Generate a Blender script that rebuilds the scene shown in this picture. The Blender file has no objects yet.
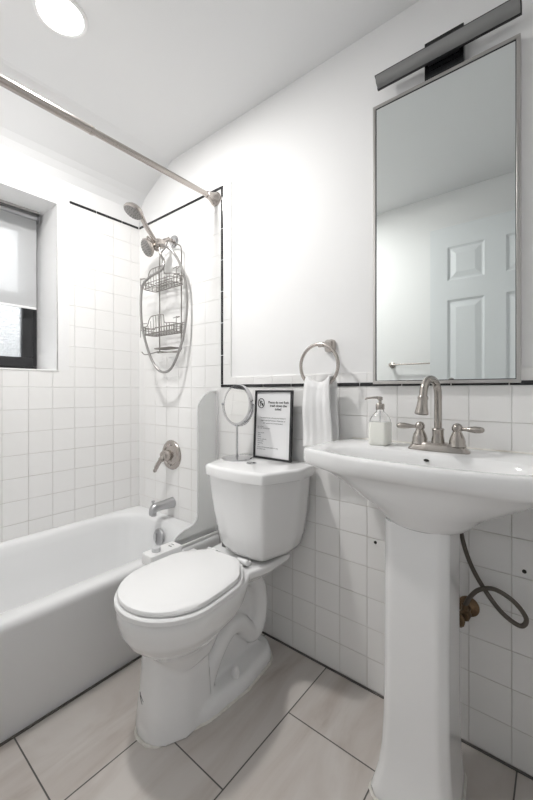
import bpy, bmesh, math, random
from mathutils import Vector, Matrix
random.seed(7)
PI = math.pi
scene = bpy.context.scene
COL = scene.collection

# ------------------------------------------------------------------ camera, world, lights, exposure
cam_d = bpy.data.cameras.new('camera')
cam = bpy.data.objects.new('camera', cam_d); COL.objects.link(cam)
cam.location = (2.032, -1.259, 1.084)
cam.rotation_euler = (PI/2, 0, math.radians(38.95))
cam_d.sensor_fit = 'HORIZONTAL'; cam_d.sensor_width = 36
cam_d.lens = 36*364/533
cam_d.shift_y = -9.6/533
cam_d.clip_start = 0.01
scene.camera = cam

w = bpy.data.worlds.new('world'); scene.world = w; w.use_nodes = True
# overcast sky: dim street level, bright above
wn = w.node_tree; wtc = wn.nodes.new('ShaderNodeTexCoord'); wsp = wn.nodes.new('ShaderNodeSeparateXYZ')
wn.links.new(wtc.outputs['Generated'], wsp.inputs[0])
wmr = wn.nodes.new('ShaderNodeMapRange'); wmr.inputs[1].default_value = 0.20; wmr.inputs[2].default_value = 0.36
wmr.inputs[3].default_value = 0.28; wmr.inputs[4].default_value = 2.2
wn.links.new(wsp.outputs[2], wmr.inputs[0]); wn.links.new(wmr.outputs[0], wn.nodes['Background'].inputs[1])
wn.nodes['Background'].inputs[0].default_value = (0.97, 0.985, 1.0, 1)

vs = scene.view_settings
vs.view_transform = 'Standard'; vs.look = 'None'; vs.gamma = 1; vs.use_curve_mapping = False
vs.exposure = 0.88
scene.cycles.max_bounces = 16; scene.cycles.diffuse_bounces = 5
scene.cycles.transmission_bounces = 12; scene.cycles.transparent_max_bounces = 12
scene.cycles.glossy_bounces = 8
scene.cycles.caustics_reflective = True
scene.cycles.sample_clamp_indirect = 4

CEIL = 2.385
DL = (0.688, -0.727)            # downlight centre
YB = -1.39                      # wall opposite the mirror
XR = 2.17                       # wall with the doorway

def area(name, loc, rot, size, power, color, size_y=None, shape='RECTANGLE', spread=None):
    l = bpy.data.lights.new(name, 'AREA'); l.energy = power; l.color = color
    l.shape = shape; l.size = size
    if size_y: l.size_y = size_y
    if spread: l.spread = spread
    o = bpy.data.objects.new(name, l); COL.objects.link(o)
    o.location = loc; o.rotation_euler = rot
    return o
area('downlight_light', (DL[0], DL[1], CEIL-0.012), (0, 0, 0), 0.13, 9.5, (1, 0.985, 0.965), shape='DISK')
area('hallway_fill', (2.85, -0.85, CEIL-0.02), (0, 0, 0), 0.8, 0.6, (1, 0.985, 0.97), size_y=1.2)  # unseen weak fill lamp, added beyond the doorway to lift the room

# ------------------------------------------------------------------ materials
M = {}
def mat(name, color, rough=0.5, metal=0.0, **kw):
    m = bpy.data.materials.new(name); m.use_nodes = True
    b = m.node_tree.nodes['Principled BSDF']
    b.inputs['Base Color'].default_value = (*color, 1)
    b.inputs['Roughness'].default_value = rough
    b.inputs['Metallic'].default_value = metal
    for k, v in kw.items():
        b.inputs[k.replace('_', ' ')].default_value = v
    M[name] = m
    return m
def noise_bump(m, scale, strength, dist=0.002, stretch=(1, 1, 1), detail=3, rough_var=None, color_var=None):
    nt = m.node_tree; b = nt.nodes['Principled BSDF']
    tc = nt.nodes.new('ShaderNodeTexCoord'); mp = nt.nodes.new('ShaderNodeMapping')
    mp.inputs['Scale'].default_value = stretch
    n = nt.nodes.new('ShaderNodeTexNoise'); n.inputs['Scale'].default_value = scale; n.inputs['Detail'].default_value = detail
    nt.links.new(tc.outputs['Object'], mp.inputs['Vector']); nt.links.new(mp.outputs[0], n.inputs['Vector'])
    bp = nt.nodes.new('ShaderNodeBump'); bp.inputs['Strength'].default_value = strength; bp.inputs['Distance'].default_value = dist
    nt.links.new(n.outputs['Fac'], bp.inputs['Height']); nt.links.new(bp.outputs[0], b.inputs['Normal'])
    if color_var:
        r = nt.nodes.new('ShaderNodeMix'); r.data_type = 'RGBA'
        r.inputs[6].default_value = (*color_var[0], 1); r.inputs[7].default_value = (*color_var[1], 1)
        nt.links.new(n.outputs['Fac'], r.inputs[0]); nt.links.new(r.outputs[2], b.inputs['Base Color'])
    return m

noise_bump(mat('wall_paint', (0.84, 0.84, 0.84), 0.6), 9, 0.25, 0.004)
noise_bump(mat('ceiling_paint', (0.79, 0.795, 0.80), 0.6), 6, 0.2, 0.003)
noise_bump(mat('porcelain', (0.86, 0.86, 0.86), 0.10, Coat_Weight=0.4, Coat_Roughness=0.04), 3, 0.05)
noise_bump(mat('enamel', (0.82, 0.825, 0.83), 0.16), 4, 0.06)
noise_bump(mat('white_plastic', (0.86, 0.86, 0.86), 0.28), 30, 0.03)
noise_bump(mat('grey_plastic', (0.62, 0.63, 0.64), 0.35), 30, 0.03)
noise_bump(mat('nickel', (0.50, 0.46, 0.43), 0.26, 1.0), 60, 0.06, 0.001, (1, 1, 8))
noise_bump(mat('faucet_nickel', (0.42, 0.39, 0.36), 0.22, 1.0), 60, 0.06, 0.001, (1, 1, 8))
noise_bump(mat('dull_nickel', (0.50, 0.50, 0.51), 0.3, 1.0), 60, 0.05, 0.001)
noise_bump(mat('wire_steel', (0.30, 0.285, 0.27), 0.35, 1.0), 80, 0.05, 0.001)
noise_bump(mat('chrome', (0.62, 0.62, 0.63), 0.09, 1.0), 40, 0.02, 0.001)
noise_bump(mat('frame_metal', (0.50, 0.485, 0.47), 0.3, 1.0), 60, 0.05, 0.001)
noise_bump(mat('hose_steel', (0.40, 0.39, 0.38), 0.3, 1.0), 300, 0.4, 0.001)
noise_bump(mat('braided_hose', (0.13, 0.115, 0.10), 0.4, 0.7), 400, 0.5, 0.001)
noise_bump(mat('aged_brass', (0.16, 0.10, 0.06), 0.38, 0.9), 70, 0.3, 0.001, color_var=((0.07, 0.045, 0.03), (0.28, 0.19, 0.11)))
mat('mirror_glass', (0.80, 0.835, 0.825), 0.0, 1.0)
mat('mirror_silver', (0.90, 0.90, 0.89), 0.02, 1.0)
noise_bump(mat('black_plastic', (0.018, 0.018, 0.02), 0.32), 60, 0.05)
noise_bump(mat('gloss_black', (0.008, 0.008, 0.009), 0.12), 60, 0.03)
noise_bump(mat('black_tile', (0.02, 0.02, 0.022), 0.16), 12, 0.1)
noise_bump(mat('window_black', (0.022, 0.022, 0.024), 0.32), 40, 0.08)
noise_bump(mat('lamp_diffuser', (0.22, 0.22, 0.22), 0.35), 50, 0.03)
noise_bump(mat('paper', (0.82, 0.82, 0.83), 0.75), 60, 0.05)
noise_bump(mat('ink', (0.03, 0.03, 0.03), 0.8), 60, 0.05)
noise_bump(mat('grey_ink', (0.16, 0.16, 0.16), 0.8), 60, 0.05)
noise_bump(mat('grout_dark', (0.12, 0.112, 0.105), 0.9), 120, 0.5)
noise_bump(mat('grout_light', (0.74, 0.73, 0.71), 0.85), 120, 0.3)
noise_bump(mat('caulk', (0.72, 0.70, 0.63), 0.5), 50, 0.5, color_var=((0.60, 0.57, 0.50), (0.90, 0.89, 0.86)))
noise_bump(mat('soap_liquid', (0.86, 0.865, 0.81), 0.12, Coat_Weight=0.6), 20, 0.02)
noise_bump(mat('door_paint', (0.76, 0.785, 0.80), 0.38), 20, 0.05)
noise_bump(mat('dark_hole', (0.03, 0.028, 0.025), 0.9), 50, 0.3)
noise_bump(mat('rubber', (0.10, 0.10, 0.10), 0.6), 50, 0.2)
noise_bump(mat('nozzle_face', (0.30, 0.29, 0.28), 0.35, 0.6), 50, 0.1)
# towel
m = mat('towel', (0.88, 0.88, 0.88), 0.95, Sheen_Weight=0.3)
noise_bump(m, 420, 0.7, 0.003)
# clear glass / acrylic
mat('clear_glass', (1, 1, 1), 0.02, IOR=1.45, Transmission_Weight=1.0)
mat('clear_plastic', (0.9, 0.9, 0.92), 0.08, IOR=1.45, Transmission_Weight=0.85)
m = mat('guard_acrylic', (0.93, 0.94, 0.935), 0.15, IOR=1.45, Transmission_Weight=0.6); noise_bump(m, 30, 0.03)
# obscured pane
m = mat('obscure_glass', (0.93, 0.95, 0.96), 0.45, IOR=1.3, Transmission_Weight=1.0)
noise_bump(m, 90, 0.9, 0.01, detail=4)
# blind fabric
m = bpy.data.materials.new('blind_fabric'); m.use_nodes = True; M['blind_fabric'] = m
nt = m.node_tree; out = nt.nodes['Material Output']; nt.nodes.remove(nt.nodes['Principled BSDF'])
df = nt.nodes.new('ShaderNodeBsdfDiffuse'); df.inputs[0].default_value = (0.84, 0.845, 0.85, 1)
tr = nt.nodes.new('ShaderNodeBsdfTranslucent'); tr.inputs[0].default_value = (0.9, 0.905, 0.91, 1)
tp = nt.nodes.new('ShaderNodeBsdfTransparent')
m1 = nt.nodes.new('ShaderNodeMixShader'); m2 = nt.nodes.new('ShaderNodeMixShader')
wv = nt.nodes.new('ShaderNodeTexNoise'); wv.inputs['Scale'].default_value = 500
mr = nt.nodes.new('ShaderNodeMapRange'); mr.inputs[3].default_value = 0.30; mr.inputs[4].default_value = 0.42
m1.inputs[0].default_value = 0.5
nt.links.new(df.outputs[0], m1.inputs[1]); nt.links.new(tr.outputs[0], m1.inputs[2])
nt.links.new(wv.outputs['Fac'], mr.inputs[0]); nt.links.new(mr.outputs[0], m2.inputs[0])
nt.links.new(m1.outputs[0], m2.inputs[1]); nt.links.new(tp.outputs[0], m2.inputs[2]); nt.links.new(m2.outputs[0], out.inputs[0])
# lamp lens
m = mat('lamp_lens', (0.95, 0.95, 0.95), 0.4)
b = m.node_tree.nodes['Principled BSDF']; b.inputs['Emission Color'].default_value = (1, 0.985, 0.96, 1); b.inputs['Emission Strength'].default_value = 6

def tile_mat(name, axes, off, pitch=0.1095, mortar=0.0028, tint=(0.885, 0.88, 0.873)):
    """square glazed wall tile; axes = which object-space axes carry the grid"""
    m = mat(name, tint, 0.13)
    nt = m.node_tree; b = nt.nodes['Principled BSDF']
    tc = nt.nodes.new('ShaderNodeTexCoord'); sp = nt.nodes.new('ShaderNodeSeparateXYZ'); cb = nt.nodes.new('ShaderNodeCombineXYZ')
    nt.links.new(tc.outputs['Object'], sp.inputs[0])
    for i, a in enumerate(axes):
        ad = nt.nodes.new('ShaderNodeMath'); ad.operation = 'ADD'; ad.inputs[1].default_value = off[i]
        nt.links.new(sp.outputs['XYZ'.index(a)], ad.inputs[0]); nt.links.new(ad.outputs[0], cb.inputs[i])
    br = nt.nodes.new('ShaderNodeTexBrick')
    br.offset = 0; br.offset_frequency = 2; br.squash = 1
    br.inputs['Scale'].default_value = 1; br.inputs['Mortar Size'].default_value = mortar*0.5
    br.inputs['Mortar Smooth'].default_value = 0.8
    br.inputs['Brick Width'].default_value = pitch; br.inputs['Row Height'].default_value = pitch
    br.inputs['Color1'].default_value = (0, 0, 0, 1); br.inputs['Color2'].default_value = (1, 1, 1, 1); br.inputs['Mortar'].default_value = (0.5, 0.5, 0.5, 1)
    nt.links.new(cb.outputs[0], br.inputs['Vector'])
    # per-tile variation of tone, weathered grout
    rv = nt.nodes.new('ShaderNodeMix'); rv.data_type = 'RGBA'
    rv.inputs[6].default_value = (*tint, 1); rv.inputs[7].default_value = (tint[0]*0.985, tint[1]*0.985, tint[2]*0.98, 1)
    nt.links.new(br.outputs['Color'], rv.inputs[0])
    ns = nt.nodes.new('ShaderNodeTexNoise'); ns.inputs['Scale'].default_value = 7; ns.inputs['Detail'].default_value = 5
    nt.links.new(tc.outputs['Object'], ns.inputs['Vector'])
    gc = nt.nodes.new('ShaderNodeValToRGB')
    gc.color_ramp.elements[0].position = 0.35; gc.color_ramp.elements[0].color = (0.60, 0.57, 0.53, 1)
    gc.color_ramp.elements[1].position = 0.6; gc.color_ramp.elements[1].color = (0.72, 0.70, 0.68, 1)
    nt.links.new(ns.outputs['Fac'], gc.inputs[0])
    zr = nt.nodes.new('ShaderNodeMapRange'); zr.inputs[1].default_value = 0.75; zr.inputs[2].default_value = 1.1
    nt.links.new(sp.outputs[2], zr.inputs[0])
    gz = nt.nodes.new('ShaderNodeMix'); gz.data_type = 'RGBA'; gz.inputs[7].default_value = (0.82, 0.815, 0.805, 1)
    nt.links.new(zr.outputs[0], gz.inputs[0]); nt.links.new(gc.outputs[0], gz.inputs[6])
    mx = nt.nodes.new('ShaderNodeMix'); mx.data_type = 'RGBA'
    nt.links.new(br.outputs['Fac'], mx.inputs[0]); nt.links.new(rv.outputs[2], mx.inputs[6]); nt.links.new(gz.outputs[2], mx.inputs[7])
    nt.links.new(mx.outputs[2], b.inputs['Base Color'])
    rr = nt.nodes.new('ShaderNodeMapRange'); rr.inputs[3].default_value = 0.13; rr.inputs[4].default_value = 0.8
    nt.links.new(br.outputs['Fac'], rr.inputs[0]); nt.links.new(rr.outputs[0], b.inputs['Roughness'])
    # relief: recessed grout and slightly tilted / wavy glaze
    n2 = nt.nodes.new('ShaderNodeTexNoise'); n2.inputs['Scale'].default_value = 14; n2.inputs['Detail'].default_value = 1
    nt.links.new(tc.outputs['Object'], n2.inputs['Vector'])
    mm = nt.nodes.new('ShaderNodeMath'); mm.operation = 'MULTIPLY_ADD'; mm.inputs[1].default_value = -1.0
    nt.links.new(br.outputs['Fac'], mm.inputs[0])
    m3 = nt.nodes.new('ShaderNodeMath'); m3.operation = 'MULTIPLY'; m3.inputs[1].default_value = 0.7
    nt.links.new(n2.outputs['Fac'], m3.inputs[0]); nt.links.new(m3.outputs[0], mm.inputs[2])
    bp = nt.nodes.new('ShaderNodeBump'); bp.inputs['Strength'].default_value = 0.9; bp.inputs['Distance'].default_value = 0.0022
    nt.links.new(mm.outputs[0], bp.inputs['Height']); nt.links.new(bp.outputs[0], b.inputs['Normal'])
    return m
P = 0.1095
tile_mat('wall_tile_main', 'XZ', (-0.0609+P*10, -0.005+P*10))
tile_mat('wall_tile_left', 'YZ', (0.0563+P*40, -0.005+P*10))

# floor tile
m = mat('floor_tile', (0.5, 0.48, 0.46), 0.34)
nt = m.node_tree; b = nt.nodes['Principled BSDF']
tc = nt.nodes.new('ShaderNodeTexCoord'); sp = nt.nodes.new('ShaderNodeSeparateXYZ'); cb = nt.nodes.new('ShaderNodeCombineXYZ')
nt.links.new(tc.outputs['Object'], sp.inputs[0])
def ad(sock, v):
    a = nt.nodes.new('ShaderNodeMath'); a.operation = 'ADD'; a.inputs[1].default_value = v; nt.links.new(sock, a.inputs[0]); return a.outputs[0]
FW, FL = 0.308, 0.611
nt.links.new(ad(sp.outputs[1], 0.565-0.5*FL+FL*10), cb.inputs[0])
nt.links.new(ad(sp.outputs[0], -1.011+FW*10), cb.inputs[1])
br = nt.nodes.new('ShaderNodeTexBrick'); br.offset = 0.5; br.offset_frequency = 2
br.inputs['Scale'].default_value = 1; br.inputs['Mortar Size'].default_value = 0.0022; br.inputs['Mortar Smooth'].default_value = 0.15
br.inputs['Brick Width'].default_value = FL; br.inputs['Row Height'].default_value = FW
br.inputs['Color1'].default_value = (0, 0, 0, 1); br.inputs['Color2'].default_value = (1, 1, 1, 1)
nt.links.new(cb.outputs[0], br.inputs['Vector'])
mp = nt.nodes.new('ShaderNodeMapping'); mp.inputs['Rotation'].default_value = (0, 0, math.radians(28)); mp.inputs['Scale'].default_value = (6.0, 1.5, 1)
nt.links.new(tc.outputs['Object'], mp.inputs['Vector'])
# shift the veining per tile
vm = nt.nodes.new('ShaderNodeVectorMath'); vm.operation = 'MULTIPLY_ADD'
nt.links.new(br.outputs['Color'], vm.inputs[0]); vm.inputs[1].default_value = (3, 5, 2); nt.links.new(mp.outputs[0], vm.inputs[2])
n1 = nt.nodes.new('ShaderNodeTexNoise'); n1.inputs['Scale'].default_value = 1.3; n1.inputs['Detail'].default_value = 7; n1.inputs['Roughness'].default_value = 0.55; n1.inputs['Distortion'].default_value = 0.9
nt.links.new(vm.outputs[0], n1.inputs['Vector'])
cr = nt.nodes.new('ShaderNodeValToRGB'); e = cr.color_ramp.elements
e[0].position = 0.25; e[0].color = (0.40, 0.345, 0.305, 1)
e[1].position = 0.62; e[1].color = (0.60, 0.565, 0.535, 1)
x = cr.color_ramp.elements.new(0.44); x.color = (0.53, 0.485, 0.45, 1)
nt.links.new(n1.outputs['Fac'], cr.inputs[0])
mx = nt.nodes.new('ShaderNodeMix'); mx.data_type = 'RGBA'; mx.inputs[7].default_value = (0.10, 0.095, 0.088, 1)
nt.links.new(br.outputs['Fac'], mx.inputs[0]); nt.links.new(cr.outputs[0], mx.inputs[6]); nt.links.new(mx.outputs[2], b.inputs['Base Color'])
bp = nt.nodes.new('ShaderNodeBump'); bp.invert = True; bp.inputs['Strength'].default_value = 0.5; bp.inputs['Distance'].default_value = 0.001
nt.links.new(br.outputs['Fac'], bp.inputs['Height']); nt.links.new(bp.outputs[0], b.inputs['Normal'])

# ------------------------------------------------------------------ mesh helpers (world coordinates)
def new(): return bmesh.new()
def faces_quad(bm, pts_rings, closed=True, cap0=True, cap1=True):
    vr = [[bm.verts.new(p) for p in r] for r in pts_rings]
    n = len(vr[0])
    for a, b_ in zip(vr[:-1], vr[1:]):
        for i in range(n if closed else n-1):
            j = (i+1) % n
            try: bm.faces.new((a[i], a[j], b_[j], b_[i]))
            except ValueError: pass
    if closed and cap0: bm.faces.new(list(reversed(vr[0])))
    if closed and cap1: bm.faces.new(vr[-1])
    return vr
def box(bm, x0, x1, y0, y1, z0, z1, bev=0.0, seg=2):
    r = bmesh.ops.create_cube(bm, size=1)
    vs_ = r['verts']
    bmesh.ops.scale(bm, vec=(x1-x0, y1-y0, z1-z0), verts=vs_)
    bmesh.ops.translate(bm, vec=((x0+x1)/2, (y0+y1)/2, (z0+z1)/2), verts=vs_)
    if bev > 0:
        es = list({e for v in vs_ for e in v.link_edges})
        bmesh.ops.bevel(bm, geom=es, offset=bev, segments=seg, profile=0.5, affect='EDGES')
def frame_axes(d):
    d = Vector(d).normalized()
    up = Vector((0, 0, 1)) if abs(d.z) < 0.95 else Vector((1, 0, 0))
    a = d.cross(up).normalized(); return a, d.cross(a).normalized()
def tube(bm, pts, r, seg=10, closed=False, caps=True):
    pts = [Vector(p) for p in pts]; n = len(pts)
    rs = r if isinstance(r, (list, tuple)) else [r]*n
    tang = []
    for i in range(n):
        if closed: t = pts[(i+1) % n]-pts[i-1]
        else: t = pts[min(i+1, n-1)]-pts[max(i-1, 0)]
        tang.append(t.normalized())
    a, b_ = frame_axes(tang[0]); rings = []
    for i in range(n):
        t = tang[i]
        a = (a-t*a.dot(t)).normalized(); b_ = t.cross(a)
        rings.append([pts[i]+(a*math.cos(k*2*PI/seg)+b_*math.sin(k*2*PI/seg))*rs[i] for k in range(seg)])
    if closed: rings.append(rings[0])
    faces_quad(bm, rings, True, caps and not closed, caps and not closed)
    if closed: bmesh.ops.remove_doubles(bm, verts=bm.verts, dist=1e-5)
def cyl(bm, p0, p1, r, seg=20): tube(bm, [p0, p1], r, seg)
def lathe(bm, prof, origin, axis=(0, 0, 1), seg=32, cap=True):
    """prof: list of (radius, distance along the axis)"""
    ax = Vector(axis).normalized(); a, b_ = frame_axes(ax); o = Vector(origin)
    rings = [[o+ax*h_+(a*math.cos(k*2*PI/seg)+b_*math.sin(k*2*PI/seg))*max(r_, 1e-4) for k in range(seg)] for r_, h_ in prof]
    faces_quad(bm, rings, True, cap, cap)
def smooth_path(pts, n=8, closed=False):
    pts = [Vector(p) for p in pts]; out_ = []; m_ = len(pts)
    rng = range(m_) if closed else range(m_-1)
    for i in rng:
        p0 = pts[(i-1) % m_] if (closed or i > 0) else pts[0]*2-pts[1]
        p1 = pts[i]; p2 = pts[(i+1) % m_]
        p3 = pts[(i+2) % m_] if (closed or i+2 < m_) else pts[-1]*2-pts[-2]
        for k in range(n):
            t = k/n
            out_.append(0.5*((2*p1)+(p2-p0)*t+(2*p0-5*p1+4*p2-p3)*t*t+(3*p1-p0-3*p2+p3)*t**3))
    if not closed: out_.append(pts[-1])
    return out_
def roundpoly(pts, rad, seg=6):
    """2D polygon with rounded corners"""
    out_ = []; n = len(pts)
    if not isinstance(rad, (list, tuple)): rad = [rad]*n
    for i in range(n):
        p = Vector(pts[i]); a = Vector(pts[i-1])-p; b_ = Vector(pts[(i+1) % n])-p
        la, lb = a.length, b_.length; a.normalize(); b_.normalize()
        ang = math.acos(max(-1, min(1, a.dot(b_))))
        if rad[i] <= 0 or ang > PI-0.02: out_.append((p.x, p.y)); continue
        d = min(rad[i]/math.tan(ang/2), la*0.49, lb*0.49)
        A, B = p+a*d, p+b_*d
        for k in range(seg+1):
            t = k/seg; q = A*(1-t)**2+p*2*t*(1-t)+B*t*t
            out_.append((q.x, q.y))
    return out_
def radial(poly, c, n):
    """resample a star-shaped polygon at n even angles about c"""
    out_ = []
    m_ = len(poly)
    for k in range(n):
        th = 2*PI*k/n; dx, dy = math.cos(th), math.sin(th); best = None
        for i in range(m_):
            x1, y1 = poly[i][0]-c[0], poly[i][1]-c[1]; x2, y2 = poly[(i+1) % m_][0]-c[0], poly[(i+1) % m_][1]-c[1]
            ex, ey = x2-x1, y2-y1; den = dx*ey-dy*ex
            if abs(den) < 1e-12: continue
            t = (x1*ey-y1*ex)/den; u = (x1*dy-y1*dx)/den
            if t > 0 and -1e-6 <= u <= 1+1e-6 and (best is None or t > best): best = t
        out_.append((c[0]+dx*best, c[1]+dy*best))
    return out_
def sup(cx, cy, rx, ry, n, e=2.0):
    o = []
    for k in range(n):
        t = 2*PI*k/n; c, s = math.cos(t), math.sin(t)
        o.append((cx+rx*math.copysign(abs(c)**(2/e), c), cy+ry*math.copysign(abs(s)**(2/e), s)))
    return o
def at_z(poly, z): return [(p[0], p[1], z) for p in poly]
def prism_y(bm, poly_xz, y0, y1):
    faces_quad(bm, [[(p[0], y0, p[1]) for p in poly_xz], [(p[0], y1, p[1]) for p in poly_xz]])
def prism_x(bm, poly_yz, x0, x1):
    faces_quad(bm, [[(x0, p[0], p[1]) for p in poly_yz], [(x1, p[0], p[1]) for p in poly_yz]])

TURN = None     # (centre, angle): set while building the slightly turned toilet bowl
def obj(name, bm, material, parent=None, smooth=True, angle=40):
    if TURN: bmesh.ops.rotate(bm, cent=TURN[0], matrix=Matrix.Rotation(TURN[1], 3, 'Z'), verts=bm.verts)
    bmesh.ops.recalc_face_normals(bm, faces=bm.faces)
    me = bpy.data.meshes.new(name); bm.to_mesh(me); bm.free()
    me.materials.append(M[material] if isinstance(material, str) else material)
    for p in me.polygons: p.use_smooth = smooth
    if smooth: me.set_sharp_from_angle(angle=math.radians(angle))
    o = bpy.data.objects.new(name, me); COL.objects.link(o)
    if parent is not None:
        root = parent; off = Vector((0, 0, 0))
        while root is not None: off += root.location; root = root.parent
        me.transform(Matrix.Translation(-off)); o.parent = parent
    return o
def thing(name, label, cat, loc, group=None):
    o = bpy.data.objects.new(name, None); COL.objects.link(o); o.location = loc; o.empty_display_size = 0.05
    return tag(o, label, cat, group)
def tag(o, label, cat, group=None):
    o['label'] = label; o['category'] = cat
    if group: o['group'] = group
    return o
def struct(name, bm, material, parent=None, smooth=False):
    o = obj(name, bm, material, parent, smooth)
    if parent is None: o['kind'] = 'structure'
    return o
def baked(o):
    """apply the object's modifiers"""
    dg = bpy.context.evaluated_depsgraph_get(); dg.update()
    me = bpy.data.meshes.new_from_object(o.evaluated_get(dg)); old = o.data
    o.modifiers.clear(); o.data = me; bpy.data.meshes.remove(old); me.name = o.name
    return o

# ------------------------------------------------------------------ room shell
bm = new(); box(bm, -0.02, XR+0.12, YB-0.1, 0.10, -0.08, 0.0); struct('floor', bm, 'floor_tile')
# hallway floor, walls and ceiling beyond the doorway
bm = new(); box(bm, XR+0.12, 3.5, -2.4, 1.0, -0.08, 0.0); struct('floor_hallway', bm, 'floor_tile')
bm = new(); box(bm, XR-0.0, 3.5, -2.4, 1.0, CEIL, CEIL+0.08); struct('ceiling_hallway', bm, 'ceiling_paint')
bm = new(); box(bm, 3.4, 3.5, -2.4, 1.0, 0, CEIL); box(bm, XR+0.12, 3.4, -2.5, -2.4, 0, CEIL); box(bm, XR+0.12, 3.4, 1.0, 1.1, 0, CEIL)
struct('wall_hallway', bm, 'wall_paint')
# main ceiling, ending in a sloped plaster cove over the tub
SP = [(0.31, CEIL), (0.09, 2.295), (0.035, 2.262), (0.0, 2.19)]
prof = [(XR, CEIL)] + [(0.33, CEIL), (0.315, CEIL-0.004)] + [(0.075, 2.272), (0.045, 2.250), (0.02, 2.222), (0.0, 2.185), (-0.10, 2.185), (-0.10, CEIL+0.08), (XR, CEIL+0.08)]
bm = new(); prism_y(bm, prof, YB-0.1, 0.10); struct('ceiling', bm, 'ceiling_paint')
# main wall: plaster, tile slab in front of its lower and tub part
PL = 0.006
bm = new(); box(bm, -0.3, XR+0.12, PL, 0.10, 0, CEIL); struct('wall_back', bm, 'wall_paint')
ZB = 1.150; XBUL = 0.792; ZT = 2.094
bm = new()
L = [(0.0, 0.0), (XR, 0.0), (XR, ZB), (XBUL, ZB), (XBUL, ZT), (0.0, ZT)]
faces_quad(bm, [[(p[0], PL+0.001, p[1]) for p in L], [(p[0], 0.0015, p[1]) for p in L], [(min(p[0], XBUL if p[1] > ZB+0.01 else 9)-(0.002 if p[0] == XBUL else 0), 0.0, p[1]-(0.002 if p[1] > 1 else 0)) for p in L]])
struct('trim_1', bm, 'wall_tile_main')
# left wall with window opening
WY0, WY1, WZ0, WZ1 = -0.474, -1.22, 1.190, 2.052
def wall_with_hole(bm, x0, x1, ya, yb, za, zb, hy0, hy1, hz0, hz1):
    box(bm, x0, x1, hy0, ya, za, zb); box(bm, x0, x1, yb, hy1, za, zb)
    box(bm, x0, x1, hy1, hy0, za, hz0); box(bm, x0, x1, hy1, hy0, hz1, zb)
bm = new(); wall_with_hole(bm, -0.30, -PL, 0.10, YB-0.1, 0, CEIL, WY0+0.004, WY1-0.004, WZ0-0.004, WZ1+0.004)
o = struct('wall_left', bm, 'wall_paint')
bm = new(); box(bm, -PL-0.001, 0.0, WY0-0.001, 0.0, 0, ZT); box(bm, -PL-0.001, 0.0, YB, WY0-0.001, 0, WZ0)
struct('trim_2', bm, 'wall_tile_left')
# plaster strip flush with the tiles round the window
bm = new(); box(bm, -PL-0.001, 0.0006, WY0, -0.414, WZ0, ZT+0.02); box(bm, -PL-0.001, 0.0003, YB, -0.414, WZ1, CEIL-0.19); box(bm, -PL-0.001, 0.0002, -0.414, 0.0, ZT, 2.20)
struct('trim_3', bm, 'wall_paint')
# recess lining (jambs, head, tiled sill)
bm = new()
box(bm, -0.30, 0.0006, WY0-0.0, WY0+0.004, WZ0, WZ1); box(bm, -0.30, 0.0006, WY1-0.004, WY1, WZ0, WZ1)
box(bm, -0.30, 0.0006, WY1, WY0, WZ1, WZ1+0.004); struct('trim_4', bm, 'wall_paint')
bm = new(); box(bm, -0.30, 0.003, WY1, WY0+0.012, WZ0-0.008, WZ0, 0.002); struct('trim_5', bm, 'wall_tile_main')
# black liner tiles with their light joints
def liner_main(bm, x0, x1, z): box(bm, x0, x1, -0.0035, 0.002, z-0.0065, z+0.0065, 0.0015)
bm = new(); ZL = 1.106
x = 0.739
box(bm, 0.727, 0.739, -0.0035, 0.002, ZL-0.0065, ZL+0.0065, 0.001)
first = [0.842, 0.993, 1.148]
xs = [0.739, 0.842]
while xs[-1] < XR-0.16: xs.append(xs[-1]+0.1535)
xs.append(XR)
for a, c in zip(xs[:-1], xs[1:]): liner_main(bm, a+0.0015, c-0.0015, ZL)
struct('trim_6', bm, 'black_tile')
bm = new(); zs = [1.112, 1.257, 1.417, 1.572, 1.727, 1.882, 2.037, 2.093]
for a, c in zip(zs[:-1], zs[1:]): box(bm, 0.727, 0.740, -0.0035, 0.002, a+0.0015, c-0.0015, 0.0015)
struct('trim_7', bm, 'black_tile')
bm = new(); xs = [0.004, 0.145, 0.298, 0.452, 0.605, 0.727]; ZU = 2.086
for a, c in zip(xs[:-1], xs[1:]): liner_main(bm, a+0.0015, c-0.0015, ZU)
struct('trim_8', bm, 'black_tile')
bm = new(); ys = [-0.006, -0.115, -0.268, -0.414]
for a, c in zip(ys[:-1], ys[1:]): box(bm, -0.002, 0.0035, c+0.0015, a-0.0015, ZU-0.0065, ZU+0.0065, 0.0015)
struct('trim_9', bm, 'black_tile')
# opposite wall and doorway wall
bm = new(); box(bm, -0.3, XR+0.12, YB-0.1, YB, 0, CEIL); struct('wall_front', bm, 'wall_paint')
DY0, DY1, DZ = -0.56, -1.285, 2.13
bm = new(); box(bm, XR, XR+0.12, DY0, 0.10, 0, CEIL); box(bm, XR, XR+0.12, YB, DY1, 0, CEIL); box(bm, XR, XR+0.12, DY1, DY0, DZ, CEIL)
struct('wall_right', bm, 'wall_paint')
bm = new()
for y in (DY0, DY1-0.0): box(bm, XR-0.012, XR, y, y+0.06, 0, DZ+0.06, 0.003) if y == DY0 else box(bm, XR-0.012, XR, y-0.06, y, 0, DZ+0.06, 0.003)
box(bm, XR-0.012, XR, DY1, DY0, DZ, DZ+0.06, 0.003); struct('trim_10', bm, 'door_paint')
# dark grout joints along the floor edges
bm = new(); box(bm, 0.70, XR, -0.007, 0.0, 0, 0.004); struct('trim_11', bm, 'grout_dark')

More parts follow.
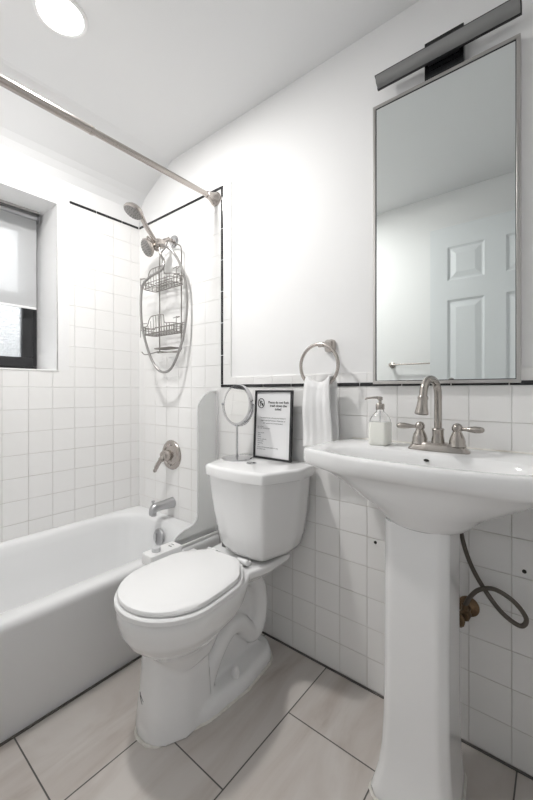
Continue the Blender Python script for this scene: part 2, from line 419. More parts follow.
# ------------------------------------------------------------------ door leaf, open against the opposite wall
DX0, DX1 = 1.371, 2.095; DF = -1.292; DB = -1.325
bm = new()
pan = [(1.473, 1.678), (1.786, 1.991)]; zz = [(0.25, 0.86), (0.98, 1.655), (1.775, 1.99)]
xb = [DX0, pan[0][0], pan[0][1], pan[1][0], pan[1][1], DX1]; zb = [0.012, zz[0][0], zz[0][1], zz[1][0], zz[1][1], zz[2][0], zz[2][1], 2.118]
box(bm, DX0, DX1, DB, DF-0.010, 0.012, 2.118)
def quad(bm, a, b_, c, d): bm.faces.new([bm.verts.new(p) for p in (a, b_, c, d)])
for i in range(5):
    for j in range(7):
        x0, x1, z0, z1 = xb[i], xb[i+1], zb[j], zb[j+1]
        if i in (1, 3) and j in (1, 3, 5):
            lv = [(0, 0.0), (0.012, -0.009), (0.020, -0.009), (0.050, -0.001)]
            for (d0, h0), (d1, h1) in zip(lv[:-1], lv[1:]):
                A = [(x0+d0, z0+d0), (x1-d0, z0+d0), (x1-d0, z1-d0), (x0+d0, z1-d0)]
                B = [(x0+d1, z0+d1), (x1-d1, z0+d1), (x1-d1, z1-d1), (x0+d1, z1-d1)]
                for k in range(4):
                    n_ = (k+1) % 4
                    quad(bm, (A[k][0], DF+h0, A[k][1]), (A[n_][0], DF+h0, A[n_][1]), (B[n_][0], DF+h1, B[n_][1]), (B[k][0], DF+h1, B[k][1]))
            d = 0.050
            quad(bm, (x0+d, DF-0.001, z0+d), (x1-d, DF-0.001, z0+d), (x1-d, DF-0.001, z1-d), (x0+d, DF-0.001, z1-d))
        else:
            quad(bm, (x0, DF, z0), (x1, DF, z0), (x1, DF, z1), (x0, DF, z1))
for (xa, xc) in ((DX0, DX0), (DX1, DX1)):
    quad(bm, (xa, DF-0.010, 0.012), (xa, DF, 0.012), (xa, DF, 2.118), (xa, DF-0.010, 2.118))
quad(bm, (DX0, DF-0.010, 2.118), (DX1, DF-0.010, 2.118), (DX1, DF, 2.118), (DX0, DF, 2.118))
quad(bm, (DX0, DF-0.010, 0.012), (DX1, DF-0.010, 0.012), (DX1, DF, 0.012), (DX0, DF, 0.012))
bmesh.ops.remove_doubles(bm, verts=bm.verts, dist=1e-5)
door = struct('door_1', bm, 'door_paint')
bm = new(); lathe(bm, [(0.028, 0), (0.028, 0.006), (0.010, 0.010), (0.010, 0.022), (0.024, 0.032), (0.026, 0.042), (0.018, 0.052), (0, 0.054)], (DX0+0.06, DF, 0.95), (0, 1, 0)); obj('door_knob', bm, 'dull_nickel', door)
bm = new()
for z in (0.25, 1.05, 1.85): cyl(bm, (DX1+0.004, DF-0.006, z-0.04), (DX1+0.004, DF-0.006, z+0.04), 0.006)
obj('hinge', bm, 'dull_nickel', door)

# ------------------------------------------------------------------ window
bm = new(); XW = -0.262
wy0, wy1 = WY0-0.004, WY1+0.004
def ring_frame(bm, x0, x1, ya, yb_, za, zb_, t, bev=0.003):
    box(bm, x0, x1, yb_, ya, za, za+t, bev); box(bm, x0, x1, yb_, ya, zb_-t, zb_, bev)
    box(bm, x0, x1, ya-t, ya, za+t, zb_-t, bev); box(bm, x0, x1, yb_, yb_+t, za+t, zb_-t, bev)
ring_frame(bm, XW-0.03, XW, wy0, wy1, WZ0, WZ1-0.01, 0.028)
win = struct('window_1', bm, 'window_black', smooth=True)
bm = new(); ring_frame(bm, XW-0.028, XW+0.008, wy0-0.022, wy1+0.022, WZ0+0.024, 1.60, 0.052); sash = obj('sash', bm, 'window_black', win)
bm = new(); ring_frame(bm, XW-0.045, XW-0.012, wy0-0.022, wy1+0.022, 1.56, WZ1-0.03, 0.06); sash2 = obj('sash', bm, 'window_black', win)
bm = new(); box(bm, XW-0.014, XW-0.010, wy1+0.06, wy0-0.06, WZ0+0.06, 1.57); obj('pane', bm, 'obscure_glass', sash)
bm = new(); box(bm, XW-0.034, XW-0.030, wy1+0.06, wy0-0.06, 1.60, WZ1-0.07); obj('pane', bm, 'obscure_glass', sash2)
bm = new(); box(bm, XW+0.008, XW+0.018, -0.80, -0.68, WZ0+0.040, WZ0+0.052, 0.002); obj('handle', bm, 'window_black', sash)

XB_ = -0.205
rb = thing('roller_blind', 'white translucent roller blind pulled halfway down over the window', 'blind', (XB_, -0.85, WZ1))
by0, by1 = -0.500, WY1+0.03
bm = new(); box(bm, XB_-0.001, XB_+0.001, by1, by0, 1.535, 2.025); obj('fabric', bm, 'blind_fabric', rb)
bm = new(); box(bm, XB_-0.005, XB_+0.005, by1, by0, 1.525, 1.537, 0.002); obj('bottom_rail', bm, 'white_plastic', rb)
bm = new(); cyl(bm, (XB_, by1, 2.026), (XB_, by0, 2.026), 0.014); obj('roller', bm, 'dull_nickel', rb)
for y in (by0+0.008, by1-0.008):
    bm = new(); box(bm, XB_-0.022, XB_+0.022, y-0.002, y+0.002, 2.0, WZ1, 0.001); lathe(bm, [(0.016, 0), (0.016, 0.006), (0.005, 0.007)], (XB_, y-0.006, 2.026), (0, 1, 0)); obj('bracket', bm, 'dull_nickel', rb)
bm = new(); box(bm, XB_+0.012, XB_+0.032, by1, by0+0.005, 2.040, WZ1, 0.001); obj('head_rail', bm, 'frame_metal', rb)

# ------------------------------------------------------------------ downlight
dl = thing('downlight', 'round white recessed ceiling light, lit, over the tub edge', 'ceiling light', (DL[0], DL[1], CEIL))
bm = new(); lathe(bm, [(0.083, 0.0), (0.083, 0.004), (0.076, 0.008), (0.070, 0.006)], (DL[0], DL[1], CEIL), (0, 0, -1), 48, cap=False); obj('trim_ring', bm, 'white_plastic', dl)
bm = new(); lathe(bm, [(0.071, 0.0), (0.071, 0.005), (0.0, 0.006)], (DL[0], DL[1], CEIL), (0, 0, -1), 48); obj('lens', bm, 'lamp_lens', dl)

# ------------------------------------------------------------------ bathtub
TX0, TX1, TY0, TY1 = 0.002, 0.722, -0.002, YB+0.004
def rr(x0, x1, y0, y1, r, seg=10): return roundpoly([(x0, y0), (x1, y0), (x1, y1), (x0, y1)], r, seg)
NT = 160; tc_ = ((TX0+TX1)/2, (TY0+TY1)/2)
H = 0.375
spec = [  # x0, x1, yfar(min), ynear(max), radius, z
    (TX0, 0.696, TY1, TY0, 0.004, 0.0), (TX0, 0.697, TY1, TY0, 0.004, 0.045), (TX0, 0.703, TY1, TY0, 0.004, 0.055),
    (TX0, 0.718, TY1, TY0, 0.004, H-0.045), (TX0, TX1, TY1, TY0, 0.006, H-0.03), (TX0, TX1, TY1, TY0, 0.006, H-0.018),
    (TX0, TX1-0.004, TY1, TY0, 0.006, H-0.008), (TX0, TX1-0.012, TY1, TY0, 0.008, H-0.002), (TX0, TX1-0.022, TY1, TY0, 0.01, H),
    (0.026, 0.650, TY1+0.055, -0.062, 0.20, H-0.001), (0.036, 0.640, TY1+0.064, -0.071, 0.20, H-0.006), (0.046, 0.630, TY1+0.074, -0.080, 0.20, H-0.02),
    (0.056, 0.622, TY1+0.09, -0.088, 0.19, H-0.06), (0.075, 0.606, TY1+0.16, -0.105, 0.18, H-0.18), (0.095, 0.590, TY1+0.24, -0.125, 0.16, H-0.27),
    (0.125, 0.565, TY1+0.30, -0.155, 0.14, H-0.31), (0.20, 0.50, TY1+0.40, -0.24, 0.12, H-0.325)]
bm = new()
faces_quad(bm, [at_z(radial(rr(a, b_, c, d, r), tc_, NT), z) for a, b_, c, d, r, z in spec])
tub = thing('bathtub', 'white alcove bathtub along the window wall', 'bathtub', (0.36, -0.69, 0))
obj('tub_body', bm, 'enamel', tub, angle=55)
bm = new(); lathe(bm, [(0.043, 0), (0.043, 0.004), (0.038, 0.009), (0.012, 0.011), (0.0, 0.011)], (0.352, -0.100, 0.298), (0, -1, 0.14)); ov = obj('overflow_plate', bm, 'dull_nickel', tub)
bm = new(); box(bm, 0.340, 0.350, -0.122, -0.109, 0.272, 0.318, 0.003); obj('lever', bm, 'chrome', ov)
bm = new(); lathe(bm, [(0.034, 0), (0.034, 0.003), (0.02, 0.005), (0, 0.004)], (0.345, -0.30, H-0.326), (0, 0, 1)); obj('drain', bm, 'dull_nickel', tub)
bm = new(); box(bm, 0.699, 0.707, YB, 0.0, 0, 0.004); tg = obj('grout_joint', bm, 'grout_dark', tub)

# splash guard on the tub's corner
gy = [(-0.004, 0.385), (-0.278, 0.385), (-0.276, 0.394), (-0.262, 0.417), (-0.240, 0.436), (-0.207, 0.447), (-0.173, 0.453), (-0.143, 0.467), (-0.129, 0.496), (-0.128, 0.567), (-0.128, 0.80), (-0.128, 0.980), (-0.119, 1.024), (-0.094, 1.057), (-0.056, 1.076), (-0.004, 1.082)]
gd = thing('splash_guard', 'translucent grey splash guard panel standing on the tub corner', 'splash guard', (0.70, -0.13, H))
gpath = smooth_path([(p[0], p[1], 0) for p in gy[1:]], 5)
bm = new(); prism_x(bm, [(-0.004, 0.385)]+[(p.x, p.y) for p in gpath], 0.697, 0.701); obj('panel', bm, 'guard_acrylic', gd)
bm = new(); tube(bm, [(0.699, p.x, p.y) for p in gpath], 0.0035, 8); obj('edge_strip', bm, 'white_plastic', gd)
bm = new(); box(bm, 0.690, 0.712, -0.285, -0.003, H-0.003, H+0.012, 0.003); box(bm, 0.688, 0.692, -0.275, -0.003, H, H+0.035, 0.001); obj('base_channel', bm, 'white_plastic', gd)
bm = new(); box(bm, 0.694, 0.706, -0.010, -0.0005, H+0.012, 1.078, 0.002); obj('wall_channel', bm, 'white_plastic', gd)

# ------------------------------------------------------------------ shower rod
RX, RZ = 0.690, 2.040
rod = thing('shower_rod', 'brushed nickel shower curtain rod across the tub, under the ceiling', 'curtain rod', (RX, -0.005, RZ))
bm = new(); cyl(bm, (RX, -0.03, RZ), (RX, -0.62, RZ), 0.0125, 24); obj('inner_tube', bm, 'nickel', rod)
bm = new(); cyl(bm, (RX, -0.62, RZ), (RX, YB+0.006, RZ), 0.0148, 24); tube(bm, [(RX, -0.617, RZ), (RX, -0.627, RZ)], 0.0158, 24); obj('outer_tube', bm, 'nickel', rod)
for y, s in ((-0.0, -1), (YB, 1)):
    bm = new(); lathe(bm, [(0.034, 0), (0.034, 0.008), (0.031, 0.013), (0.023, 0.03), (0.018, 0.05), (0.0175, 0.06), (0.0135, 0.062)], (RX, y, RZ), (0, s, 0)); obj('flange', bm, 'nickel', rod)

# ------------------------------------------------------------------ shower valve and spout
tv = thing('shower_valve', 'round brushed nickel shower valve with one lever on the tile', 'shower valve', (0.330, 0, 0.722))
bm = new(); lathe(bm, [(0.083, 0), (0.083, 0.004), (0.078, 0.010), (0.060, 0.013), (0.056, 0.009), (0.045, 0.012), (0.036, 0.018)], (0.330, 0, 0.722), (0, -1, 0), 48); es = obj('escutcheon', bm, 'nickel', tv)
bm = new(); lathe(bm, [(0.030, 0.015), (0.030, 0.05), (0.026, 0.062), (0.0, 0.064)], (0.330, 0, 0.722), (0, -1, 0)); obj('hub', bm, 'nickel', tv)
bm = new(); tube(bm, smooth_path([(0.330, -0.05, 0.722), (0.318, -0.065, 0.700), (0.298, -0.072, 0.672), (0.286, -0.078, 0.645), (0.280, -0.080, 0.632)], 5), [0.016]*6+[0.012]*8+[0.010]*5+[0.007]*2, 12); obj('lever', bm, 'nickel', tv)
for dx, dz in ((0.055, 0.0), (-0.055, 0.0)):
    bm = new(); lathe(bm, [(0.005, 0.010), (0.005, 0.015), (0, 0.016)], (0.330+dx*0.0+0.0, 0, 0.722+dx*1.05), (0, -1, 0), 12); obj('screw', bm, 'chrome', tv)
sx, sz = 0.335, 0.455
sp_ = thing('tub_spout', 'grey metal tub spout on the tiled wall above the tub', 'tub spout', (sx, 0, sz))
rings = []
for y, rx_, rz_, dz in ((0, 0.030, 0.030, 0), (-0.02, 0.028, 0.028, 0), (-0.07, 0.025, 0.024, 0.001), (-0.105, 0.024, 0.024, 0.0), (-0.128, 0.022, 0.027, -0.008), (-0.140, 0.017, 0.022, -0.018), (-0.145, 0.010, 0.014, -0.024)):
    rings.append([(sx+rx_*math.cos(t*2*PI/24), y, sz+dz+rz_*math.sin(t*2*PI/24)) for t in range(24)])
bm = new(); faces_quad(bm, rings); lathe(bm, [(0.016, 0), (0.015, 0.022), (0, 0.022)], (sx, -0.122, sz-0.022), (0, 0, -1)); obj('spout_body', bm, 'dull_nickel', sp_)
bm = new(); lathe(bm, [(0.005, 0.0), (0.005, 0.012), (0.009, 0.014), (0.009, 0.021), (0.0, 0.023)], (sx, -0.125, sz+0.016), (0, 0, 1), 16); obj('diverter_knob', bm, 'dull_nickel', sp_)

# ------------------------------------------------------------------ shower heads, hose
AX = 0.352
sh = thing('fixed_shower_head', 'lower brushed nickel shower head on the wall arm with diverter', 'shower head', (AX, 0, 1.915))
bm = new(); lathe(bm, [(0.036, 0), (0.036, 0.004), (0.030, 0.012), (0.012, 0.016)], (AX, 0, 1.915), (0, -1, 0)); obj('wall_flange', bm, 'chrome', sh)
bm = new(); tube(bm, smooth_path([(AX, -0.005, 1.915), (AX, -0.045, 1.912), (AX, -0.072, 1.895), (AX, -0.088, 1.880)], 6), 0.0105, 16); obj('arm', bm, 'nickel', sh)
bm = new(); lathe(bm, [(0.016, -0.032), (0.024, -0.027), (0.027, 0.0), (0.024, 0.032), (0.018, 0.040)], (AX, -0.102, 1.872), (0.15, -0.9, -0.25), 20)
lathe(bm, [(0.015, 0), (0.018, 0.01), (0.018, 0.030), (0.013, 0.036)], (AX-0.002, -0.100, 1.868), (-0.6, -0.3, -0.75), 20)
obj('diverter_body', bm, 'nickel', sh)
bm = new(); lathe(bm, [(0.006, 0), (0.006, 0.02), (0.009, 0.022), (0.009, 0.03), (0, 0.032)], (AX-0.018, -0.135, 1.885), (-0.7, -0.3, 0.6), 14); obj('diverter_lever', bm, 'nickel', sh)
hd = Vector((-0.12, -0.78, -0.42)).normalized(); hp = Vector((AX-0.006, -0.150, 1.842))
bm = new(); lathe(bm, [(0.013, -0.045), (0.014, -0.02), (0.020, -0.008), (0.040, 0.004), (0.047, 0.014), (0.048, 0.022), (0.044, 0.026)], hp, hd, 36); obj('head_shell', bm, 'nickel', sh)
bm = new(); lathe(bm, [(0.044, 0.0255), (0.041, 0.028), (0.0, 0.029)], hp, hd, 36)
fa = obj('spray_face', bm, 'nozzle_face', sh)
a_, b2 = frame_axes(hd); bm = new()
for rr_, n_ in ((0.036, 16), (0.026, 12), (0.015, 8)):
    for k in range(n_):
        c_ = hp+hd*0.028+(a_*math.cos(2*PI*k/n_)+b2*math.sin(2*PI*k/n_))*rr_; lathe(bm, [(0.0022, 0), (0.0015, 0.003)], c_, hd, 6)
obj('nozzles', bm, 'rubber', sh)
# hand shower
h0 = Vector((AX+0.012, -0.130, 1.872)); h1 = Vector((AX-0.004, -0.178, 1.942)); h2 = Vector((AX-0.007, -0.200, 1.982)); h3 = Vector((AX-0.009, -0.218, 1.999))
hs = thing('hand_shower', 'upper brushed nickel hand shower tilted up, with a long looping metal hose', 'hand shower', tuple(h0))
bm = new(); pth = smooth_path([h0+Vector((0.004, 0.018, -0.028)), h0, (h0+h1)/2+Vector((0, -0.004, 0.004)), h1, h2, h3], 6)
tube(bm, pth, [0.0105+0.0035*(i/len(pth)) for i in range(len(pth))], 18); obj('handle', bm, 'nickel', hs)
fd = Vector((-0.10, -0.42, -0.90)).normalized(); fp = h3+Vector((-0.002, -0.022, 0.003))
bm = new(); lathe(bm, [(0.0, -0.020), (0.020, -0.019), (0.040, -0.012), (0.050, 0.0), (0.052, 0.010), (0.048, 0.016)], fp, fd, 40); obj('head_shell', bm, 'nickel', hs)
bm = new(); lathe(bm, [(0.048, 0.0155), (0.045, 0.018), (0.0, 0.019)], fp, fd, 40); obj('spray_face', bm, 'nozzle_face', hs)
a_, b2 = frame_axes(fd); bm = new()
for rr_, n_ in ((0.040, 18), (0.028, 12), (0.016, 8)):
    for k in range(n_):
        c_ = fp+fd*0.018+(a_*math.cos(2*PI*k/n_)+b2*math.sin(2*PI*k/n_))*rr_; lathe(bm, [(0.0022, 0), (0.0015, 0.003)], c_, fd, 6)
obj('nozzles', bm, 'rubber', hs)
YH = -0.135
hose = [(0.372, -0.112, 1.845), (0.384, -0.112, 1.8), (0.425, -0.12, 1.753), (0.413, -0.13, 1.711), (0.329, -0.14, 1.689), (0.27, -0.145, 1.656), (0.251, -0.145, 1.577), (0.253, -0.14, 1.441), (0.287, -0.125, 1.304), (0.33, -0.11, 1.216), (0.381, -0.095, 1.182), (0.438, -0.08, 1.207), (0.488, -0.06, 1.321), (0.51, -0.045, 1.452), (0.512, -0.04, 1.583), (0.5, -0.05, 1.687), (0.476, -0.07, 1.766), (0.442, -0.095, 1.824), (0.372, -0.11, 1.862)]
bm = new(); tube(bm, smooth_path(hose, 8), 0.0068, 12); obj('hose', bm, 'hose_steel', hs)

# ------------------------------------------------------------------ shower caddy
cd = thing('shower_caddy', 'two-tier wire shower caddy hung from the shower arm', 'shower caddy', (AX, -0.03, 1.33))
XL, XRc = AX-0.098, AX+0.098; CY = -0.028; WR = 0.0026
bm = new()
tube(bm, smooth_path([(XL, CY, 1.305), (XL, CY, 1.55), (XL, CY, 1.74), (XL, CY, 1.835), (XL+0.015, CY, 1.865), (AX-0.04, CY, 1.885), (AX-0.014, CY-0.01, 1.900), (AX, CY-0.012, 1.927), (AX+0.014, CY-0.01, 1.900), (AX+0.04, CY, 1.885), (XRc-0.015, CY, 1.865), (XRc, CY, 1.835), (XRc, CY, 1.74), (XRc, CY, 1.55), (XRc, CY, 1.305)], 5), WR*1.35, 8)
tube(bm, smooth_path([(XL, CY, 1.305), (XL+0.01, CY-0.015, 1.295), (XRc-0.01, CY-0.015, 1.295), (XRc, CY, 1.305)], 6), WR, 8)
obj('hanging_frame', bm, 'wire_steel', cd)
def basket(z):
    x0, x1, y0, y1 = AX-0.138, AX+0.125, CY-0.003, -0.118
    hh = 0.055
    bm = new()
    def loop(z_, ins, r): tube(bm, [(p[0], p[1], z_) for p in roundpoly([(x0+ins, y0), (x1-ins, y0), (x1-ins, y1+ins), (x0+ins, y1+ins)], 0.02, 5)], r, 6, closed=True)
    loop(z, 0.006, WR); loop(z+hh*0.45, 0.003, WR*0.8)
    # front rail with hump; sides rise to the back
    hump = [(x0, y0, z+hh*0.75), (x0, y1+0.02, z+hh*0.75), (x0+0.02, y1, z+hh*0.75), (x0+0.055, y1, z+hh*0.80), (x0+0.072, y1, z+hh*1.35), (x0+0.090, y1, z+hh*1.62), (x0+0.12, y1, z+hh*1.68), (x1-0.08, y1, z+hh*1.66), (x1-0.060, y1, z+hh*1.5), (x1-0.053, y1, z+hh*0.9), (x1-0.03, y1, z+hh*0.75), (x1, y1+0.02, z+hh*0.75), (x1, y0, z+hh*0.75)]
    tube(bm, smooth_path(hump, 4), WR, 6)
    tube(bm, [(x0, y0, z+hh*0.95), (x1, y0, z+hh*0.95)], WR, 6)
    for k in range(11):
        x_ = x0+0.012+(x1-x0-0.024)*k/10
        top = z+hh*(1.66 if x0+0.088 < x_ < x1-0.062 else 1.2 if x0+0.06 < x_ < x1-0.05 else 0.77)
        tube(bm, [(x_, y1+0.001, top), (x_, y1+0.006, z), (x_, y0, z), (x_, y0, z+hh*0.95)], WR*0.75, 5)
    for k in range(1, 4):
        y_ = y0+(y1-y0)*k/4
        for x_ in (x0, x1): tube(bm, [(x_, y_, z+hh*0.75), (x_+(0.006 if x_ == x0 else -0.006), y_, z)], WR*0.75, 5)
    o = obj('basket', bm, 'wire_steel', cd)
    for s in (-1, 1):   # razor hooks at the sides
        xe = x0 if s < 0 else x1
        bm = new()
        for dz in (0.035, 0.0):
            tube(bm, smooth_path([(xe, -0.10, z+0.03+dz), (xe+s*0.032, -0.105, z+0.03+dz), (xe+s*0.036, -0.088, z+0.035+dz), (xe+s*0.006, -0.080, z+0.035+dz)], 4), WR*0.9, 6)
        tube(bm, [(xe+s*0.030, -0.104, z+0.07), (xe+s*0.030, -0.106, z-0.01)], WR*0.9, 6)
        obj('side_hook', bm, 'wire_steel', o)
basket(1.648); basket(1.393)
bm = new()   # soap dish under the lower basket
x0, x1, y1 = AX-0.052, AX+0.092, -0.10
tube(bm, [(p[0], p[1], 1.312) for p in roundpoly([(x0, CY), (x1, CY), (x1, y1), (x0, y1)], 0.015, 5)], WR, 6, closed=True)
for k in range(9): tube(bm, [(x0+0.008+(x1-x0-0.016)*k/8, CY, 1.312), (x0+0.008+(x1-x0-0.016)*k/8, y1, 1.312)], WR*0.8, 5)
obj('soap_dish', bm, 'wire_steel', cd)
bm = new()
tube(bm, smooth_path([(AX-0.03, -0.085, 1.296), (AX-0.12, -0.09, 1.286), (AX-0.150, -0.095, 1.288), (AX-0.165, -0.10, 1.302)], 5), WR*1.1, 6)
tube(bm, smooth_path([(AX-0.03, -0.085, 1.296), (AX+0.05, -0.085, 1.288), (AX+0.115, -0.06, 1.286), (AX+0.125, -0.05, 1.300)], 5), WR*1.1, 6)
obj('washcloth_bar', bm, 'wire_steel', cd)

# ------------------------------------------------------------------ toilet
TXC = 1.032
to = thing('toilet', 'white two-piece toilet with closed lid beside the tub', 'toilet', (TXC, -0.35, 0))
NE = 96
TURN = None; FB = 1.022; SPIN = ((1.03, -0.20, 0), math.radians(3.6))
def egg(xc, w_, yf, yb_, wb=None, ymax=None):
    wb = w_*0.62 if wb is None else wb
    ym = yf+(yb_-yf)*0.40 if ymax is None else ymax
    pts = []
    for k in range(25):
        t = PI*k/24; pts.append((xc-w_*math.cos(t), ym-(ym-yf)*math.sin(t)))   # front half, left -> right
    right = [(xc+w_, ym), (xc+w_*0.985, ym+(yb_-ym)*0.35), (xc+w_*0.90, ym+(yb_-ym)*0.66), (xc+wb, yb_)]
    rs = smooth_path([(p[0], p[1], 0) for p in right], 6)[1:]
    pts += [(p.x, p.y) for p in rs]
    pts += [(2*xc-p.x, p.y) for p in reversed(rs)]
    return radial(pts, (xc, ym), NE)
bm = new()
up = [(0.20, 0.070, -0.57, -0.38), (0.25, 0.084, -0.602, -0.35), (0.275, 0.100, -0.625, -0.32), (0.295, 0.120, -0.650, -0.30), (0.32, 0.143, -0.676, -0.285), (0.35, 0.160, -0.694, -0.27), (0.385, 0.169, -0.703, -0.26), (0.410, 0.172, -0.706, -0.25), (0.424, 0.170, -0.704, -0.25), (0.428, 0.163, -0.70, -0.25)]
faces_quad(bm, [at_z(egg(TXC, w_, yf, yb_), z) for z, w_, yf, yb_ in up])
bmesh.ops.rotate(bm, cent=SPIN[0], matrix=Matrix.Rotation(SPIN[1], 3, 'Z'), verts=bm.verts)
# front column
col_ = []
for z, hw, yf, yb_ in ((0.0, 0.108, -0.624, -0.42), (0.06, 0.102, -0.621, -0.42), (0.14, 0.094, -0.614, -0.418), (0.22, 0.088, -0.610, -0.415), (0.30, 0.086, -0.605, -0.41), (0.36, 0.092, -0.60, -0.40)):
    pl = roundpoly([(FB-hw*0.95, yb_), (FB+hw*0.95, yb_), (FB+hw, yf+0.09), (FB+hw*0.55, yf), (FB-hw*0.55, yf), (FB-hw, yf+0.09)], [0.012, 0.012, 0.07, 0.07, 0.07, 0.07], 6)
    col_.append(at_z(radial(pl, (FB, (yf+yb_)/2), 64), z))
faces_quad(bm, col_)
# foot
ft = []
for z, g in ((0.0, 0.006), (0.030, 0.004), (0.045, -0.004), (0.052, -0.018)):
    pl = roundpoly([(FB-0.112-g, -0.40), (FB-0.125-g, -0.28), (FB-0.105-g, -0.11), (FB-0.05, -0.062+g), (FB+0.05, -0.062+g), (FB+0.105+g, -0.11), (FB+0.125+g, -0.28), (FB+0.112+g, -0.45), (FB+0.048, -0.622-g), (FB-0.048, -0.622-g), (FB-0.112-g, -0.45)], 0.06, 5)
    ft.append(at_z(radial(pl, (FB, -0.35), NE), z))
faces_quad(bm, ft)
# web behind the column, deck, trapway
box(bm, FB-0.045, FB+0.045, -0.46, -0.115, 0.03, 0.40)
dk = []
for z, g in ((0.355, -0.06), (0.385, -0.025), (0.405, 0.0), (0.425, 0.0), (0.430, -0.004)):
    pl = roundpoly([(TXC-0.14-g, -0.035), (TXC+0.15+g, -0.035), (TXC+0.155+g, -0.19), (TXC+0.125+g, -0.30), (TXC-0.125-g, -0.30), (TXC-0.14-g, -0.19)], 0.03, 5)
    dk.append(at_z(radial(pl, (TXC, -0.17), 64), z))
faces_quad(bm, dk)
for s in (-1, 1):
    tx = FB+s*0.050
    pth = smooth_path([(tx, -0.43, 0.03), (tx, -0.40, 0.10), (tx, -0.355, 0.165), (tx, -0.30, 0.205), (tx, -0.245, 0.195), (tx, -0.20, 0.150), (tx, -0.165, 0.120), (tx, -0.135, 0.150), (tx, -0.120, 0.22), (tx, -0.135, 0.30), (tx, -0.19, 0.355), (tx, -0.28, 0.375)], 5)
    tube(bm, pth, 0.036, 14)
bowl = obj('bowl', bm, 'porcelain', to)
r_ = bowl.modifiers.new('r', 'REMESH'); r_.mode = 'VOXEL'; r_.voxel_size = 0.0055; r_.use_smooth_shade = True
s_ = bowl.modifiers.new('s', 'SMOOTH'); s_.factor = 0.6; s_.iterations = 7
baked(bowl)
for s in (-1, 1):
    bm = new(); lathe(bm, [(0.014, -0.005), (0.015, 0.012), (0.012, 0.030), (0.006, 0.037), (0, 0.038)], (FB+s*0.094, -0.305, 0.050), (0, 0, 1), 20); obj('bolt_cap', bm, 'white_plastic', to)
# caulk bead round the foot
bm = new(); pl = roundpoly([(FB-0.116, -0.40), (FB-0.131, -0.28), (FB-0.111, -0.11), (FB-0.05, -0.056), (FB+0.05, -0.056), (FB+0.111, -0.11), (FB+0.131, -0.28), (FB+0.116, -0.45), (FB+0.050, -0.629), (FB-0.050, -0.629), (FB-0.116, -0.45)], 0.06, 8)
tube(bm, [(p[0]+random.uniform(-.0012, .0012), p[1]+random.uniform(-.0012, .0012), 0.001) for p in radial(pl, (FB, -0.35), 120)], 0.0055, 8, closed=True); obj('caulk_bead', bm, 'caulk', to)
# small dark scuff on the column
bm = new(); tube(bm, [(0.9940, -0.6130, 0.128), (1.003, -0.6160, 0.112), (1.013, -0.6170, 0.100)], 0.0011, 6); tube(bm, [(0.999, -0.6150, 0.122), (1.018, -0.6165, 0.110)], 0.0009, 6); obj('scuff_mark', bm, 'ink', to)
TURN = SPIN
# seat ring, lid, hinges
bm = new()
so = [(0.430, 0.0), (0.432, 0.004), (0.444, 0.004), (0.448, 0.0)]
faces_quad(bm, [at_z(egg(TXC+0.003, 0.171+g, -0.706-g, -0.285, 0.088), z) for z, g in so]); seat = obj('seat', bm, 'white_plastic', to)
bm = new()
so = [(0.4495, -0.004), (0.451, 0.0), (0.458, 0.001), (0.4635, -0.002), (0.4665, -0.010), (0.468, -0.03)]
faces_quad(bm, [at_z(egg(TXC, 0.167+g, -0.699-g, -0.290-(0 if g > -0.02 else 0.012), 0.080+g), z) for z, g in so]); obj('lid', bm, 'white_plastic', to)
for s in (-1, 1):
    bm = new(); cyl(bm, (TXC+s*0.055, -0.268, 0.448), (TXC+s*0.100, -0.268, 0.448), 0.0105, 16); box(bm, TXC+s*0.079-0.018, TXC+s*0.079+0.018, -0.262, -0.238, 0.430, 0.445, 0.004); obj('hinge', bm, 'white_plastic', to)
# tank
TURN = None
TC = 1.074
def tank_ring(z, hb, hm, hf, ym, yf, bow, yb_=-0.022, cx=TC, r=0.025):
    pl = roundpoly([(cx-hb, yb_), (cx+hb, yb_), (cx+hm, ym), (cx+hf, yf), (cx+hf*0.4, yf-bow), (cx-hf*0.4, yf-bow), (cx-hf, yf), (cx-hm, ym)], [0.012, 0.012, 0.06, r, 0.1, 0.1, r, 0.06], 7)
    return at_z(radial(pl, (cx, -0.13), 128), z)
bm = new()
tr_ = [(0.440, 0.108, 0.109, 0.079, -0.09, -0.200, 0.012), (0.447, 0.125, 0.127, 0.095, -0.095, -0.216, 0.013), (0.47, 0.141, 0.145, 0.107, -0.10, -0.229, 0.014), (0.52, 0.159, 0.165, 0.117, -0.105, -0.240, 0.015), (0.60, 0.173, 0.181, 0.127, -0.11, -0.253, 0.016), (0.68, 0.181, 0.190, 0.135, -0.115, -0.262, 0.017), (0.747, 0.186, 0.195, 0.141, -0.12, -0.268, 0.018)]
faces_quad(bm, [tank_ring(*a, r=0.010) for a in tr_]); obj('tank', bm, 'porcelain', to, angle=60)
bm = new()
lr = [(0.7475, 0.196, 0.202, 0.145, -0.122, -0.274, 0.018), (0.750, 0.200, 0.207, 0.149, -0.124, -0.279, 0.019), (0.781, 0.201, 0.208, 0.150, -0.124, -0.280, 0.019), (0.787, 0.199, 0.206, 0.148, -0.123, -0.277, 0.019), (0.7905, 0.194, 0.201, 0.143, -0.121, -0.272, 0.018), (0.7915, 0.186, 0.193, 0.135, -0.117, -0.264, 0.018), (0.7918, 0.143, 0.146, 0.073, -0.1, -0.2, 0.01)]
faces_quad(bm, [tank_ring(*a, yb_=-0.015, r=0.012) for a in lr]); obj('tank_lid', bm, 'porcelain', to, angle=60)
bm = new(); lathe(bm, [(0.021, 0), (0.021, 0.003), (0.018, 0.0045), (0.0175, 0.003), (0, 0.0032)], (1.070, -0.165, 0.7912), (0, 0, 1), 32); fb = obj('flush_button', bm, 'chrome', to)
